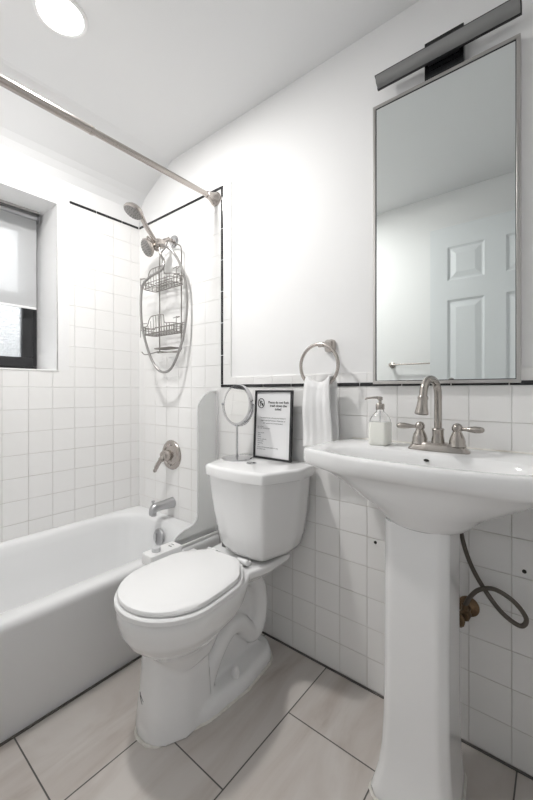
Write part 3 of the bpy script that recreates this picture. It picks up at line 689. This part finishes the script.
bm = new(); box(bm, 1.0695, 1.0705, -0.182, -0.148, 0.7935, 0.7948); obj('button_gap', bm, 'rubber', fb)
for gx0, gx1, gy0, gy1, gz in ((TC-0.115, TC-0.095, -0.13, -0.06, 0.446), (TC+0.06, TC+0.08, -0.16, -0.10, 0.446), (0.925, 0.945, -0.19, -0.17, 0.455)):
    bm = new(); box(bm, gx0, gx1, gy0, gy1, 0.425, gz, 0.003); obj('tank_gasket', bm, 'rubber', to)

# bidet attachment
bd = thing('bidet_attachment', 'slim white bidet attachment with grey knob at the left of the toilet seat', 'bidet', (0.83, -0.41, 0.43))
bm = new(); pl = roundpoly([(0.797, -0.485), (0.862, -0.487), (0.864, -0.342), (0.797, -0.342)], 0.006, 4)
faces_quad(bm, [at_z(radial(pl, (0.83, -0.41), 80), 0.430), at_z(radial(pl, (0.83, -0.41), 80), 0.466), at_z([(0.83+(p[0]-0.83)*0.95, -0.41+(p[1]+0.41)*0.975) for p in radial(pl, (0.83, -0.41), 80)], 0.4685)])
obj('control_box', bm, 'white_plastic', bd)
bm = new(); box(bm, 0.860, 0.935, -0.335, -0.285, 0.4305, 0.437, 0.002); box(bm, 0.84, 0.90, -0.38, -0.325, 0.4305, 0.437, 0.002); obj('mounting_arm', bm, 'white_plastic', bd)
bm = new(); lathe(bm, [(0.0165, 0), (0.0165, 0.012), (0.014, 0.015), (0, 0.0155)], (0.826, -0.440, 0.4685), (0, 0, 1), 28); obj('knob', bm, 'grey_plastic', bd)
bm = new(); box(bm, 0.822, 0.840, -0.382, -0.377, 0.4684, 0.4690); box(bm, 0.818, 0.836, -0.365, -0.362, 0.4684, 0.4690); obj('printed_mark', bm, 'grey_ink', bd)

# ------------------------------------------------------------------ on the tank: vanity mirror and notice
mp_ = Vector((0.956, -0.128, 0.7918))
mm_ = thing('vanity_mirror', 'round chrome tabletop mirror on a stem standing on the toilet tank', 'mirror', tuple(mp_))
bm = new(); lathe(bm, [(0.062, 0), (0.064, 0.003), (0.063, 0.007), (0.055, 0.009), (0.006, 0.011), (0.006, 0.016)], mp_, (0, 0, 1), 48); obj('base', bm, 'chrome', mm_)
bm = new(); cyl(bm, mp_+Vector((0, 0, 0.009)), mp_+Vector((0, 0, 0.145)), 0.0045, 16); obj('stem', bm, 'chrome', mm_)
mc = mp_+Vector((0, 0, 0.231)); mn = Vector((-0.08, -1, 0.06)).normalized()
bm = new(); lathe(bm, [(0.078, 0.006), (0.086, 0.006), (0.087, 0.002), (0.087, -0.012), (0.084, -0.014), (0.0, -0.014)], mc, mn, 64, cap=False); rim = obj('rim', bm, 'chrome', mm_)
bm = new(); lathe(bm, [(0.079, 0.0052), (0.0, 0.0052)], mc, mn, 64, cap=False); obj('glass', bm, 'mirror_silver', mm_)
bm = new(); tube(bm, [mc+Vector((math.cos(t)*0.091, 0.004, math.sin(t)*0.091)) for t in [PI+PI*k/24 for k in range(25)]], 0.0025, 8)
for s in (-1, 1): lathe(bm, [(0.006, 0), (0.006, 0.008), (0, 0.009)], mc+Vector((s*0.086, 0.004, 0)), (s, 0, 0), 12)
obj('yoke', bm, 'chrome', mm_)

fr = thing('framed_notice', 'black framed printed notice leaning on the wall on the toilet tank', 'framed sign', (1.098, -0.06, 0.792))
FX0, FX1, FZ0, FZ1 = 0.988, 1.186, 0.0, 0.292
lean = math.atan2(0.014, 0.292)
def fpt(x, d, z):   # frame coordinates -> world (d = distance in front of the sheet)
    return (x, -0.056+z*math.sin(lean)-d*math.cos(lean), 0.793+z*math.cos(lean)-d*math.sin(lean)*(-1)*0)
def fbox(bm, x0, x1, z0, z1, d0, d1):
    vs_ = [fpt(x, d, z) for x, d, z in ((x0, d0, z0), (x1, d0, z0), (x1, d0, z1), (x0, d0, z1))], [fpt(x, d, z) for x, d, z in ((x0, d1, z0), (x1, d1, z0), (x1, d1, z1), (x0, d1, z1))]
    faces_quad(bm, [vs_[0], vs_[1]])
bm = new(); T = 0.008
fbox(bm, FX0, FX1, FZ0, FZ0+T, -0.007, 0.005); fbox(bm, FX0, FX1, FZ1-T, FZ1, -0.007, 0.005)
fbox(bm, FX0, FX0+T, FZ0+T, FZ1-T, -0.007, 0.005); fbox(bm, FX1-T, FX1, FZ0+T, FZ1-T, -0.007, 0.005); fbox(bm, FX0+T, FX1-T, FZ0+T, FZ1-T, -0.007, -0.004)
obj('frame', bm, 'black_plastic', fr, smooth=False)
bm = new(); fbox(bm, FX0+T, FX1-T, FZ0+T, FZ1-T, -0.004, 0.0); pap = obj('paper', bm, 'paper', fr, smooth=False)
def text_obj(name, body, size, x, z, material, parent, align='CENTER', bold=0.0):
    cu = bpy.data.curves.new(name, 'FONT'); cu.body = body; cu.size = size; cu.align_x = align; cu.extrude = 0.0001; cu.offset = bold
    t = bpy.data.objects.new(name, cu); COL.objects.link(t)
    dg = bpy.context.evaluated_depsgraph_get(); me = bpy.data.meshes.new_from_object(t.evaluated_get(dg))
    bpy.data.objects.remove(t); bm = new(); bm.from_mesh(me); bpy.data.meshes.remove(me)
    for v in bm.verts: v.co = Vector(fpt(x+v.co.x, 0.0004+v.co.z, z+v.co.y))
    return obj(name, bm, material, parent, smooth=False)
tx = 1.114
text_obj('title_text', 'Please do not flush\ntrash down the\ntoilet!', 0.0142, tx, 0.236, 'ink', pap, bold=0.0003)
body = ['This means that the only items to be flushed are', 'human waste and toilet paper. Please place all', 'other items in the trash bin provided.']
for i, s in enumerate(body): text_obj('body_text', s, 0.0070, 1.087, 0.172-i*0.0115, 'grey_ink' if i == 0 else 'ink', pap)
for i, (s, z) in enumerate([('Do not flush:', 0.134), ('Any of the following items', 0.127), ('- paper towels', 0.107), ('- wipes', 0.099), ('- tissues', 0.090), ('- sanitary products', 0.080), ('- cotton pads', 0.072), ('- dental floss', 0.063), ('- hair', 0.055), ('Thank you for keeping this bathroom clean', 0.046), ('and in good order', 0.038)]):
    text_obj('list_text', s, 0.0066, 1.004, z, 'grey_ink', pap, 'LEFT')
# no-flushing pictogram
bm = new()
tube(bm, [fpt(1.022+0.017*math.cos(t*PI/16), 0.0006, 0.236+0.017*1.18*math.sin(t*PI/16)) for t in range(32)], 0.0015, 6, closed=True)
tube(bm, [fpt(1.010, 0.0006, 0.249), fpt(1.034, 0.0006, 0.223)], 0.0015, 6)
fbox(bm, 1.024, 1.033, 0.226, 0.236, 0.0002, 0.0008); fbox(bm, 1.012, 1.020, 0.236, 0.239, 0.0002, 0.0008)
tube(bm, [fpt(1.014, 0.0006, 0.238), fpt(1.017, 0.0006, 0.231), fpt(1.016, 0.0006, 0.222)], 0.0014, 6)
tube(bm, [fpt(1.019, 0.0006, 0.247), fpt(1.023, 0.0006, 0.240), fpt(1.028, 0.0006, 0.243)], 0.0014, 6)
obj('pictogram', bm, 'ink', pap)

# ------------------------------------------------------------------ towel ring and towel
RCX, RCY, RCZ, RR = 1.319, -0.062, 1.178, 0.081
tr2 = thing('towel_ring', 'brushed nickel towel ring on the wall above the toilet tank', 'towel ring', (1.333, 0, 1.257))
bm = new(); pl = roundpoly([(-0.021, -0.024), (0.021, -0.024), (0.021, 0.024), (-0.021, 0.024)], 0.012, 5)
faces_quad(bm, [[(1.333+p[0]*s, y, 1.257+p[1]*s) for p in pl] for y, s in ((PL, 1), (-0.006, 1), (-0.014, 0.8), (-0.026, 0.45), (-0.050, 0.34), (-0.062, 0.34))]); obj('wall_post', bm, 'nickel', tr2)
bm = new(); cyl(bm, (1.318, -0.060, 1.257), (1.340, -0.060, 1.257), 0.010, 18); obj('pivot', bm, 'nickel', tr2)
bm = new(); tube(bm, [(RCX+RR*math.cos(t*PI/36), RCY, RCZ+RR*math.sin(t*PI/36)) for t in range(72)], 0.0064, 12, closed=True); obj('ring', bm, 'nickel', tr2)
# hand towel: folded over the ring's bottom, front and back layers
def towel_layer(n=40):
    rows = []
    path = []   # (y, z, pinch)
    zb_ = RCZ-RR
    for k in range(16): path.append((-0.030+0.004*math.sin(k*0.5), 0.885+(zb_-0.885)*k/15))
    for k in range(1, 9):
        a = PI*k/9; path.append((RCY+0.018*math.cos(a)+0.0, zb_+0.012*math.sin(a)+0.004))
    for k in range(20): path.append((-0.085-0.006*math.sin(k*0.3), zb_-(zb_-0.868)*k/19))
    for i, (y, z) in enumerate(path):
        f_ = min(1, max(0, (zb_+0.01-z)/0.2))
        hw = 0.053+0.010*f_**0.6
        top = max(0, 1-abs(z-zb_-0.01)/0.05)
        row = []
        for j in range(n+1):
            u = -1+2*j/n
            fold = 0.0035*math.sin(u*4.2+0.8)*(0.5+0.5*(1-f_))+0.001*math.sin(u*13+i*0.05)
            # the cloth rises at the sides where it lies in the ring
            row.append((RCX+0.005+u*hw, y+fold, z+top*(0.030*u*u)))
        rows.append(row)
    return rows
bm = new(); rows = towel_layer(); vr = [[bm.verts.new(p) for p in r] for r in rows]
for a, c in zip(vr[:-1], vr[1:]):
    for j in range(len(a)-1): bm.faces.new((a[j], a[j+1], c[j+1], c[j]))
tw = obj('hand_towel', bm, 'towel')
so_ = tw.modifiers.new('t', 'SOLIDIFY'); so_.thickness = 0.007; so_.offset = 0
sb = tw.modifiers.new('s', 'SUBSURF'); sb.levels = 1; sb.render_levels = 1
baked(tw)
for p in tw.data.polygons: p.use_smooth = True
tag(tw, 'folded white hand towel hanging through the towel ring', 'towel')

# ------------------------------------------------------------------ pedestal sink
SX = 1.745
sk = thing('pedestal_sink', 'white pedestal sink under the wall mirror', 'sink', (SX, -0.2, 0))
def sink_outline(g, yb_=-0.002, yf=-0.378, xs_=0.349, yc=-0.305):
    bow = []
    for k in range(13):
        u = -1+2*k/12; bow.append((SX+u*(xs_-0.012+g), yc-(yc-yf+g)*(1-abs(u)**2.2)*1.0-0.0))
    pts = [(SX+xs_-0.018+g, yb_), ] + [(SX+xs_+g, yc*0.55), (SX+xs_-0.004+g, yc*0.9)] + list(reversed(bow)) + [(SX-xs_+0.004-g, yc*0.9), (SX-xs_-g, yc*0.55), (SX-xs_+0.018-g, yb_)]
    rad = [0.006] + [0.03, 0.03] + [0.03] + [0.0]*11 + [0.03] + [0.03, 0.03] + [0.006]
    return roundpoly(pts, rad, 5)
NS = 192; SC = (SX, -0.235)
def low(z, rx, yb_, yf, e=2.3): return at_z(radial(sup(SX, (yb_+yf)/2, rx, (yb_-yf)/2, 120, e), SC, NS), z)
rings = [low(0.719, 0.080, -0.10, -0.270), low(0.721, 0.096, -0.085, -0.288), low(0.728, 0.109, -0.07, -0.299), low(0.744, 0.125, -0.055, -0.309), low(0.768, 0.153, -0.04, -0.322), low(0.793, 0.204, -0.02, -0.337, 2.4), low(0.822, 0.255, -0.006, -0.346, 2.6), low(0.845, 0.296, -0.004, -0.353, 2.9), low(0.853, 0.318, -0.003, -0.360, 3.2)]
rings += [at_z(radial(sink_outline(-0.006), SC, NS), 0.858), at_z(radial(sink_outline(-0.002), SC, NS), 0.864), at_z(radial(sink_outline(0.002), SC, NS), 0.872), at_z(radial(sink_outline(0.002), SC, NS), 0.896), at_z(radial(sink_outline(0.0), SC, NS), 0.902), at_z(radial(sink_outline(-0.005), SC, NS), 0.905), at_z(radial(sink_outline(-0.018), SC, NS), 0.9055)]
def inn(z, rx, yb_, yf, e=2.3): return at_z(radial(sup(SX, (yb_+yf)/2, rx, (yb_-yf)/2, 120, e), SC, NS), z)
rings += [inn(0.9045, 0.272, -0.150, -0.345, 2.6), inn(0.900, 0.264, -0.155, -0.340, 2.6), inn(0.885, 0.250, -0.160, -0.335, 2.5), inn(0.84, 0.215, -0.165, -0.325), inn(0.795, 0.165, -0.175, -0.305), inn(0.770, 0.11, -0.19, -0.285), inn(0.762, 0.05, -0.20, -0.27)]
bm = new(); vr = faces_quad(bm, rings, cap0=True, cap1=True)
obj('basin', bm, 'porcelain', sk, angle=70)
bm = new(); lathe(bm, [(0.0038, -0.004), (0.0038, 0.0015)], (SX-0.012, -0.1625, 0.884), (0, -1, 0.3), 20)
bmesh.ops.scale(bm, vec=(1.9, 1, 1), space=Matrix.Translation((-(SX-0.012), 0, 0)), verts=bm.verts); obj('overflow_hole', bm, 'dark_hole', sk)
bm = new(); lathe(bm, [(0.022, 0), (0.022, 0.003), (0.014, 0.004), (0, 0.003)], (SX, -0.235, 0.7625), (0, 0, 1)); obj('drain', bm, 'chrome', sk)
PXC = 1.735
def ped(z, hf, hb, yf, yb_, ch=0.02):
    pl = roundpoly([(PXC-hb, yb_), (PXC+hb, yb_), (PXC+hf+ch*0.6, yf+ch), (PXC+hf-ch*0.4, yf), (PXC-hf+ch*0.4, yf), (PXC-hf-ch*0.6, yf+ch)], [0.02, 0.02, 0.012, 0.012, 0.012, 0.012], 5)
    return at_z(radial(pl, (PXC, (yf+yb_)/2), 96), z)
bm = new()
faces_quad(bm, [ped(0.0, 0.096, 0.086, -0.322, -0.105), ped(0.012, 0.097, 0.087, -0.324, -0.105), ped(0.03, 0.091, 0.086, -0.318, -0.108), ped(0.07, 0.081, 0.083, -0.308, -0.112), ped(0.12, 0.075, 0.081, -0.302, -0.115), ped(0.20, 0.071, 0.080, -0.298, -0.118), ped(0.45, 0.069, 0.079, -0.295, -0.12), ped(0.73, 0.070, 0.080, -0.288, -0.12)])
obj('pedestal', bm, 'porcelain', sk, angle=35)
bm = new(); rr2 = ped(0.001, 0.099, 0.089, -0.327, -0.102); tube(bm, rr2, 0.004, 6, closed=True); obj('caulk_bead', bm, 'caulk', sk)
bm = new(); tube(bm, [(SX-0.318, -0.002, 0.906), (SX+0.318, -0.002, 0.906)], 0.004, 8); obj('caulk_line', bm, 'caulk', sk)

# ------------------------------------------------------------------ faucet
FXc, FY, FZ = 1.749, -0.100, 0.9055
fc = thing('sink_faucet', 'brushed nickel gooseneck faucet with two lever handles on the sink', 'faucet', (FXc, FY, FZ))
def hull_ring(hx, hy, z): return at_z(radial(roundpoly([(FXc-hx, FY-hy*0.75), (FXc-hx*0.4, FY-hy), (FXc+hx*0.4, FY-hy), (FXc+hx, FY-hy*0.75), (FXc+hx, FY+hy*0.75), (FXc+hx*0.4, FY+hy), (FXc-hx*0.4, FY+hy), (FXc-hx, FY+hy*0.75)], 0.02, 5), (FXc, FY), 96), z)
bm = new(); faces_quad(bm, [hull_ring(0.085, 0.027, FZ), hull_ring(0.085, 0.027, FZ+0.003), hull_ring(0.078, 0.024, FZ+0.012), hull_ring(0.071, 0.021, FZ+0.021), hull_ring(0.065, 0.018, FZ+0.024)]); obj('base_plate', bm, 'faucet_nickel', fc)
bm = new(); lathe(bm, [(0.019, 0.018), (0.018, 0.030), (0.0155, 0.045), (0.0160, 0.060), (0.0175, 0.063), (0.0145, 0.067), (0.0115, 0.067)], (FXc, FY, FZ), (0, 0, 1), 28); obj('spout_collar', bm, 'faucet_nickel', fc)
# gooseneck leaning a little to the left of straight out
dv = Vector((-0.18, -0.98, 0)).normalized(); c0 = Vector((FXc, FY, FZ))
pth = [c0+Vector((0, 0, z)) for z in (0.06, 0.10, 0.13, 0.163)]
Rg = 0.046
for k in range(1, 15):
    a = PI*k/14*0.97; pth.append(c0+Vector((0, 0, 0.163))+dv*(Rg-Rg*math.cos(a))+Vector((0, 0, Rg*1.05*math.sin(a))))
pth.append(pth[-1]+(pth[-1]-pth[-2]).normalized()*0.008)
bm = new(); tube(bm, pth, 0.0108, 20); obj('spout', bm, 'faucet_nickel', fc)
e_ = pth[-1]; dd = (pth[-1]-pth[-2]).normalized()
bm = new(); lathe(bm, [(0.0115, -0.004), (0.0142, 0.0), (0.0142, 0.004), (0.0128, 0.008), (0.0150, 0.028), (0.0178, 0.042), (0.0182, 0.047), (0.0165, 0.049), (0.011, 0.0485), (0.011, 0.045)], e_, dd, 28); nz = obj('aerator', bm, 'faucet_nickel', fc)
bm = new(); lathe(bm, [(0.0112, 0.0475), (0, 0.0478)], e_, dd, 20, cap=False); obj('screen', bm, 'nozzle_face', nz)
for s in (-1, 1):
    hx = FXc+s*0.0515
    bm = new(); lathe(bm, [(0.0241, 0.0180), (0.0230, 0.0220), (0.0213, 0.0260), (0.0218, 0.0320), (0.0185, 0.0440), (0.0129, 0.0560), (0.0112, 0.0600), (0.0140, 0.0640), (0.0146, 0.0720), (0.0106, 0.0800), (0.0045, 0.0835), (0.0, 0.082)], (hx, FY, FZ), (0, 0, 1), 28); hb = obj('handle', bm, 'faucet_nickel', fc)
    ld = Vector((s*0.97, 0.10*(-s if s > 0 else 1)*0-0.10, 0.01)).normalized()
    bm = new(); st = Vector((hx, FY, FZ+0.068)); pts = [st+ld*t for t in (0.008, 0.016, 0.024, 0.034, 0.046, 0.058, 0.066, 0.069)]
    tube(bm, pts, [0.0055, 0.0050, 0.0058, 0.0080, 0.0096, 0.0092, 0.0070, 0.003], 14); obj('lever', bm, 'faucet_nickel', hb)

# ------------------------------------------------------------------ soap dispenser
sd = Vector((1.568, -0.088, 0.9056))
so2 = thing('soap_dispenser', 'clear glass soap dispenser with white soap and metal pump on the sink', 'soap dispenser', tuple(sd))
def sq(hw, z, r): return at_z(radial(roundpoly([(sd.x-hw, sd.y-hw), (sd.x+hw, sd.y-hw), (sd.x+hw, sd.y+hw), (sd.x-hw, sd.y+hw)], r, 6), (sd.x, sd.y), 48), sd.z+z*1.13)
outer = [(0.026, 0.0, 0.012), (0.030, 0.004, 0.012), (0.0305, 0.02, 0.013), (0.0300, 0.062, 0.013), (0.0275, 0.076, 0.014), (0.0200, 0.088, 0.014), (0.0125, 0.096, 0.0124), (0.0115, 0.104, 0.0114)]
bm = new(); faces_quad(bm, [sq(*a) if False else sq(a[0], a[1], a[2]) for a in outer]+[sq(0.009, 0.104, 0.0089)]+[sq(max(a[0]-0.003, 0.008), max(a[1], 0.005), a[2]*0.75) for a in reversed(outer)]); obj('bottle', bm, 'clear_glass', so2)
bm = new(); faces_quad(bm, [sq(0.0265, -0.0003, 0.012), sq(0.0305, 0.004, 0.012), sq(0.0310, 0.02, 0.013), sq(0.0306, 0.062, 0.013), sq(0.0290, 0.0665, 0.013)]); obj('soap', bm, 'soap_liquid', so2)
bm = new(); cyl(bm, sd+Vector((0, 0, 0.012)), sd+Vector((0, 0, 0.112)), 0.003, 10); obj('dip_tube', bm, 'clear_plastic', so2)
bm = new(); lathe(bm, [(0.0135, 0.1155), (0.0140, 0.1175), (0.0140, 0.1315), (0.012, 0.1345), (0.0055, 0.1355), (0.0050, 0.1455), (0.0085, 0.1465), (0.0085, 0.1565), (0.0, 0.143)], sd, (0, 0, 1), 28); pm = obj('pump', bm, 'faucet_nickel', so2)
bm = new(); tube(bm, smooth_path([sd+Vector((0.006, 0, 0.1540)), sd+Vector((-0.015, -0.006, 0.1545)), sd+Vector((-0.038, -0.013, 0.1520)), sd+Vector((-0.046, -0.016, 0.1485))], 4), [0.0042]*6+[0.0035]*5+[0.0028]*2, 10); obj('nozzle', bm, 'faucet_nickel', pm)

# ------------------------------------------------------------------ supply valve with hose, wall plugs
sv = thing('supply_valve', 'aged brass stop valve on the wall with a looped braided hose behind the pedestal', 'valve', (1.806, 0, 0.425))
bm = new(); lathe(bm, [(0.030, 0), (0.030, 0.003), (0.018, 0.010), (0.010, 0.014)], (1.812, 0, 0.422), (0, -1, 0), 28); obj('escutcheon', bm, 'aged_brass', sv)
bm = new(); cyl(bm, (1.812, -0.005, 0.422), (1.812, -0.065, 0.422), 0.010); lathe(bm, [(0.014, 0), (0.016, 0.006), (0.016, 0.024), (0.012, 0.03)], (1.812, -0.040, 0.422), (0, -1, 0), 8); cyl(bm, (1.812, -0.055, 0.422), (1.812, -0.055, 0.452), 0.009); obj('valve_body', bm, 'aged_brass', sv)
bm = new(); lathe(bm, [(0.010, 0.0), (0.020, 0.004), (0.022, 0.010), (0.018, 0.016), (0, 0.017)], (1.800, -0.072, 0.415), (-0.3, -1, 0), 12); obj('handle', bm, 'aged_brass', sv)
hz = [(1.812, -0.055, 0.448), (1.826, -0.055, 0.480), (1.850, -0.052, 0.508), (1.887, -0.050, 0.520), (1.932, -0.048, 0.500), (1.959, -0.045, 0.463), (1.945, -0.045, 0.438), (1.902, -0.043, 0.458), (1.858, -0.038, 0.508), (1.824, -0.04, 0.570), (1.803, -0.05, 0.650), (1.797, -0.055, 0.735)]
bm = new(); tube(bm, smooth_path(hz, 8), 0.0062, 12); obj('braided_hose', bm, 'braided_hose', sv)
for i, (x_, z_, lb) in enumerate(((1.516, 0.540, 'small dark screw plug in the tile left of the sink pedestal'), (1.952, 0.572, 'small dark screw plug in the tile right of the looped hose'))):
    bm = new(); lathe(bm, [(0.0052, -0.002), (0.0056, 0.0015), (0.003, 0.003), (0, 0.0025)], (x_, 0, z_), (0, -1, 0), 14); o = obj('wall_plug', bm, 'dark_hole'); tag(o, lb, 'wall plug')

# ------------------------------------------------------------------ wall mirror and bar light
MX0, MX1, MZ0, MZ1 = 1.515, 1.945, 1.106, 2.084
wm = thing('wall_mirror', 'tall rectangular mirror in a thin metal frame above the sink', 'mirror', ((MX0+MX1)/2, 0, MZ0))
bm = new(); t = 0.010; y0, y1 = -0.022, PL
box(bm, MX0, MX1, y0, y1, MZ0, MZ0+t, 0.001); box(bm, MX0, MX1, y0, y1, MZ1-t, MZ1, 0.001); box(bm, MX0, MX0+t, y0, y1, MZ0+t, MZ1-t, 0.001); box(bm, MX1-t, MX1, y0, y1, MZ0+t, MZ1-t, 0.001)
obj('frame', bm, 'frame_metal', wm, smooth=False)
bm = new(); box(bm, MX0+t, MX1-t, -0.0185, PL, MZ0+t, MZ1-t); obj('glass', bm, 'mirror_glass', wm, smooth=False)
bm = new(); d_ = 0.0045; zf = -0.0195
for a in ((MX0+t, MX1-t, MZ0+t, MZ0+t+0.0022), (MX0+t, MX1-t, MZ1-t-0.003, MZ1-t), (MX0+t, MX0+t+0.0022, MZ0+t, MZ1-t), (MX1-t-0.0022, MX1-t, MZ0+t, MZ1-t)): box(bm, a[0], a[1], zf, -0.018, a[2], a[3])
obj('inner_edge', bm, 'black_plastic', wm, smooth=False)

LX0, LX1, LY = 1.540, 1.949, -0.050; LZ = 2.137
lb_ = thing('mirror_light', 'unlit black bar light above the wall mirror', 'wall light', (1.745, 0, 2.133))
bm = new(); box(bm, 1.688, 1.802, -0.018, PL, 2.087, 2.208, 0.002); obj('wall_plate', bm, 'gloss_black', lb_, smooth=False)
bm = new(); box(bm, 1.70, 1.79, LY+0.016, -0.020, LZ-0.012, LZ+0.012, 0.002); obj('arm', bm, 'black_plastic', lb_, smooth=False)
bm = new()
sec = [(-0.016, 0.0165), (0.016, 0.0165), (0.016, -0.0165), (0.009, -0.0165), (0.009, -0.0145), (0.005, -0.005), (-0.004, 0.006), (-0.016, 0.0145)]
faces_quad(bm, [[(x_, LY+p[0], LZ+p[1]) for p in sec] for x_ in (LX0, LX1)]); obj('housing', bm, 'black_plastic', lb_, smooth=False)
bm = new(); sec = [(-0.0155, 0.0144), (-0.004, 0.0062), (0.005, -0.0048), (0.0088, -0.0144), (-0.004, -0.0130), (-0.0125, -0.0070), (-0.0158, 0.002)]
faces_quad(bm, [[(x_, LY+p[0], LZ+p[1]) for p in sec] for x_ in (LX0+0.003, LX1-0.003)]); obj('diffuser', bm, 'lamp_diffuser', lb_)

# ------------------------------------------------------------------ towel bar on the opposite wall (seen in the mirror)
tb = thing('towel_bar', 'thin metal towel bar on the opposite wall, seen in the wall mirror', 'towel bar', (1.30, YB, 1.265))
bm = new(); cyl(bm, (1.085, YB+0.048, 1.265), (1.515, YB+0.048, 1.265), 0.0055); obj('bar', bm, 'nickel', tb)
for x_ in (1.09, 1.51):
    bm = new(); lathe(bm, [(0.022, 0), (0.022, 0.006), (0.010, 0.012), (0.009, 0.038), (0.011, 0.042), (0.011, 0.056), (0, 0.057)], (x_, YB, 1.265), (0, 1, 0)); obj('bracket', bm, 'nickel', tb)
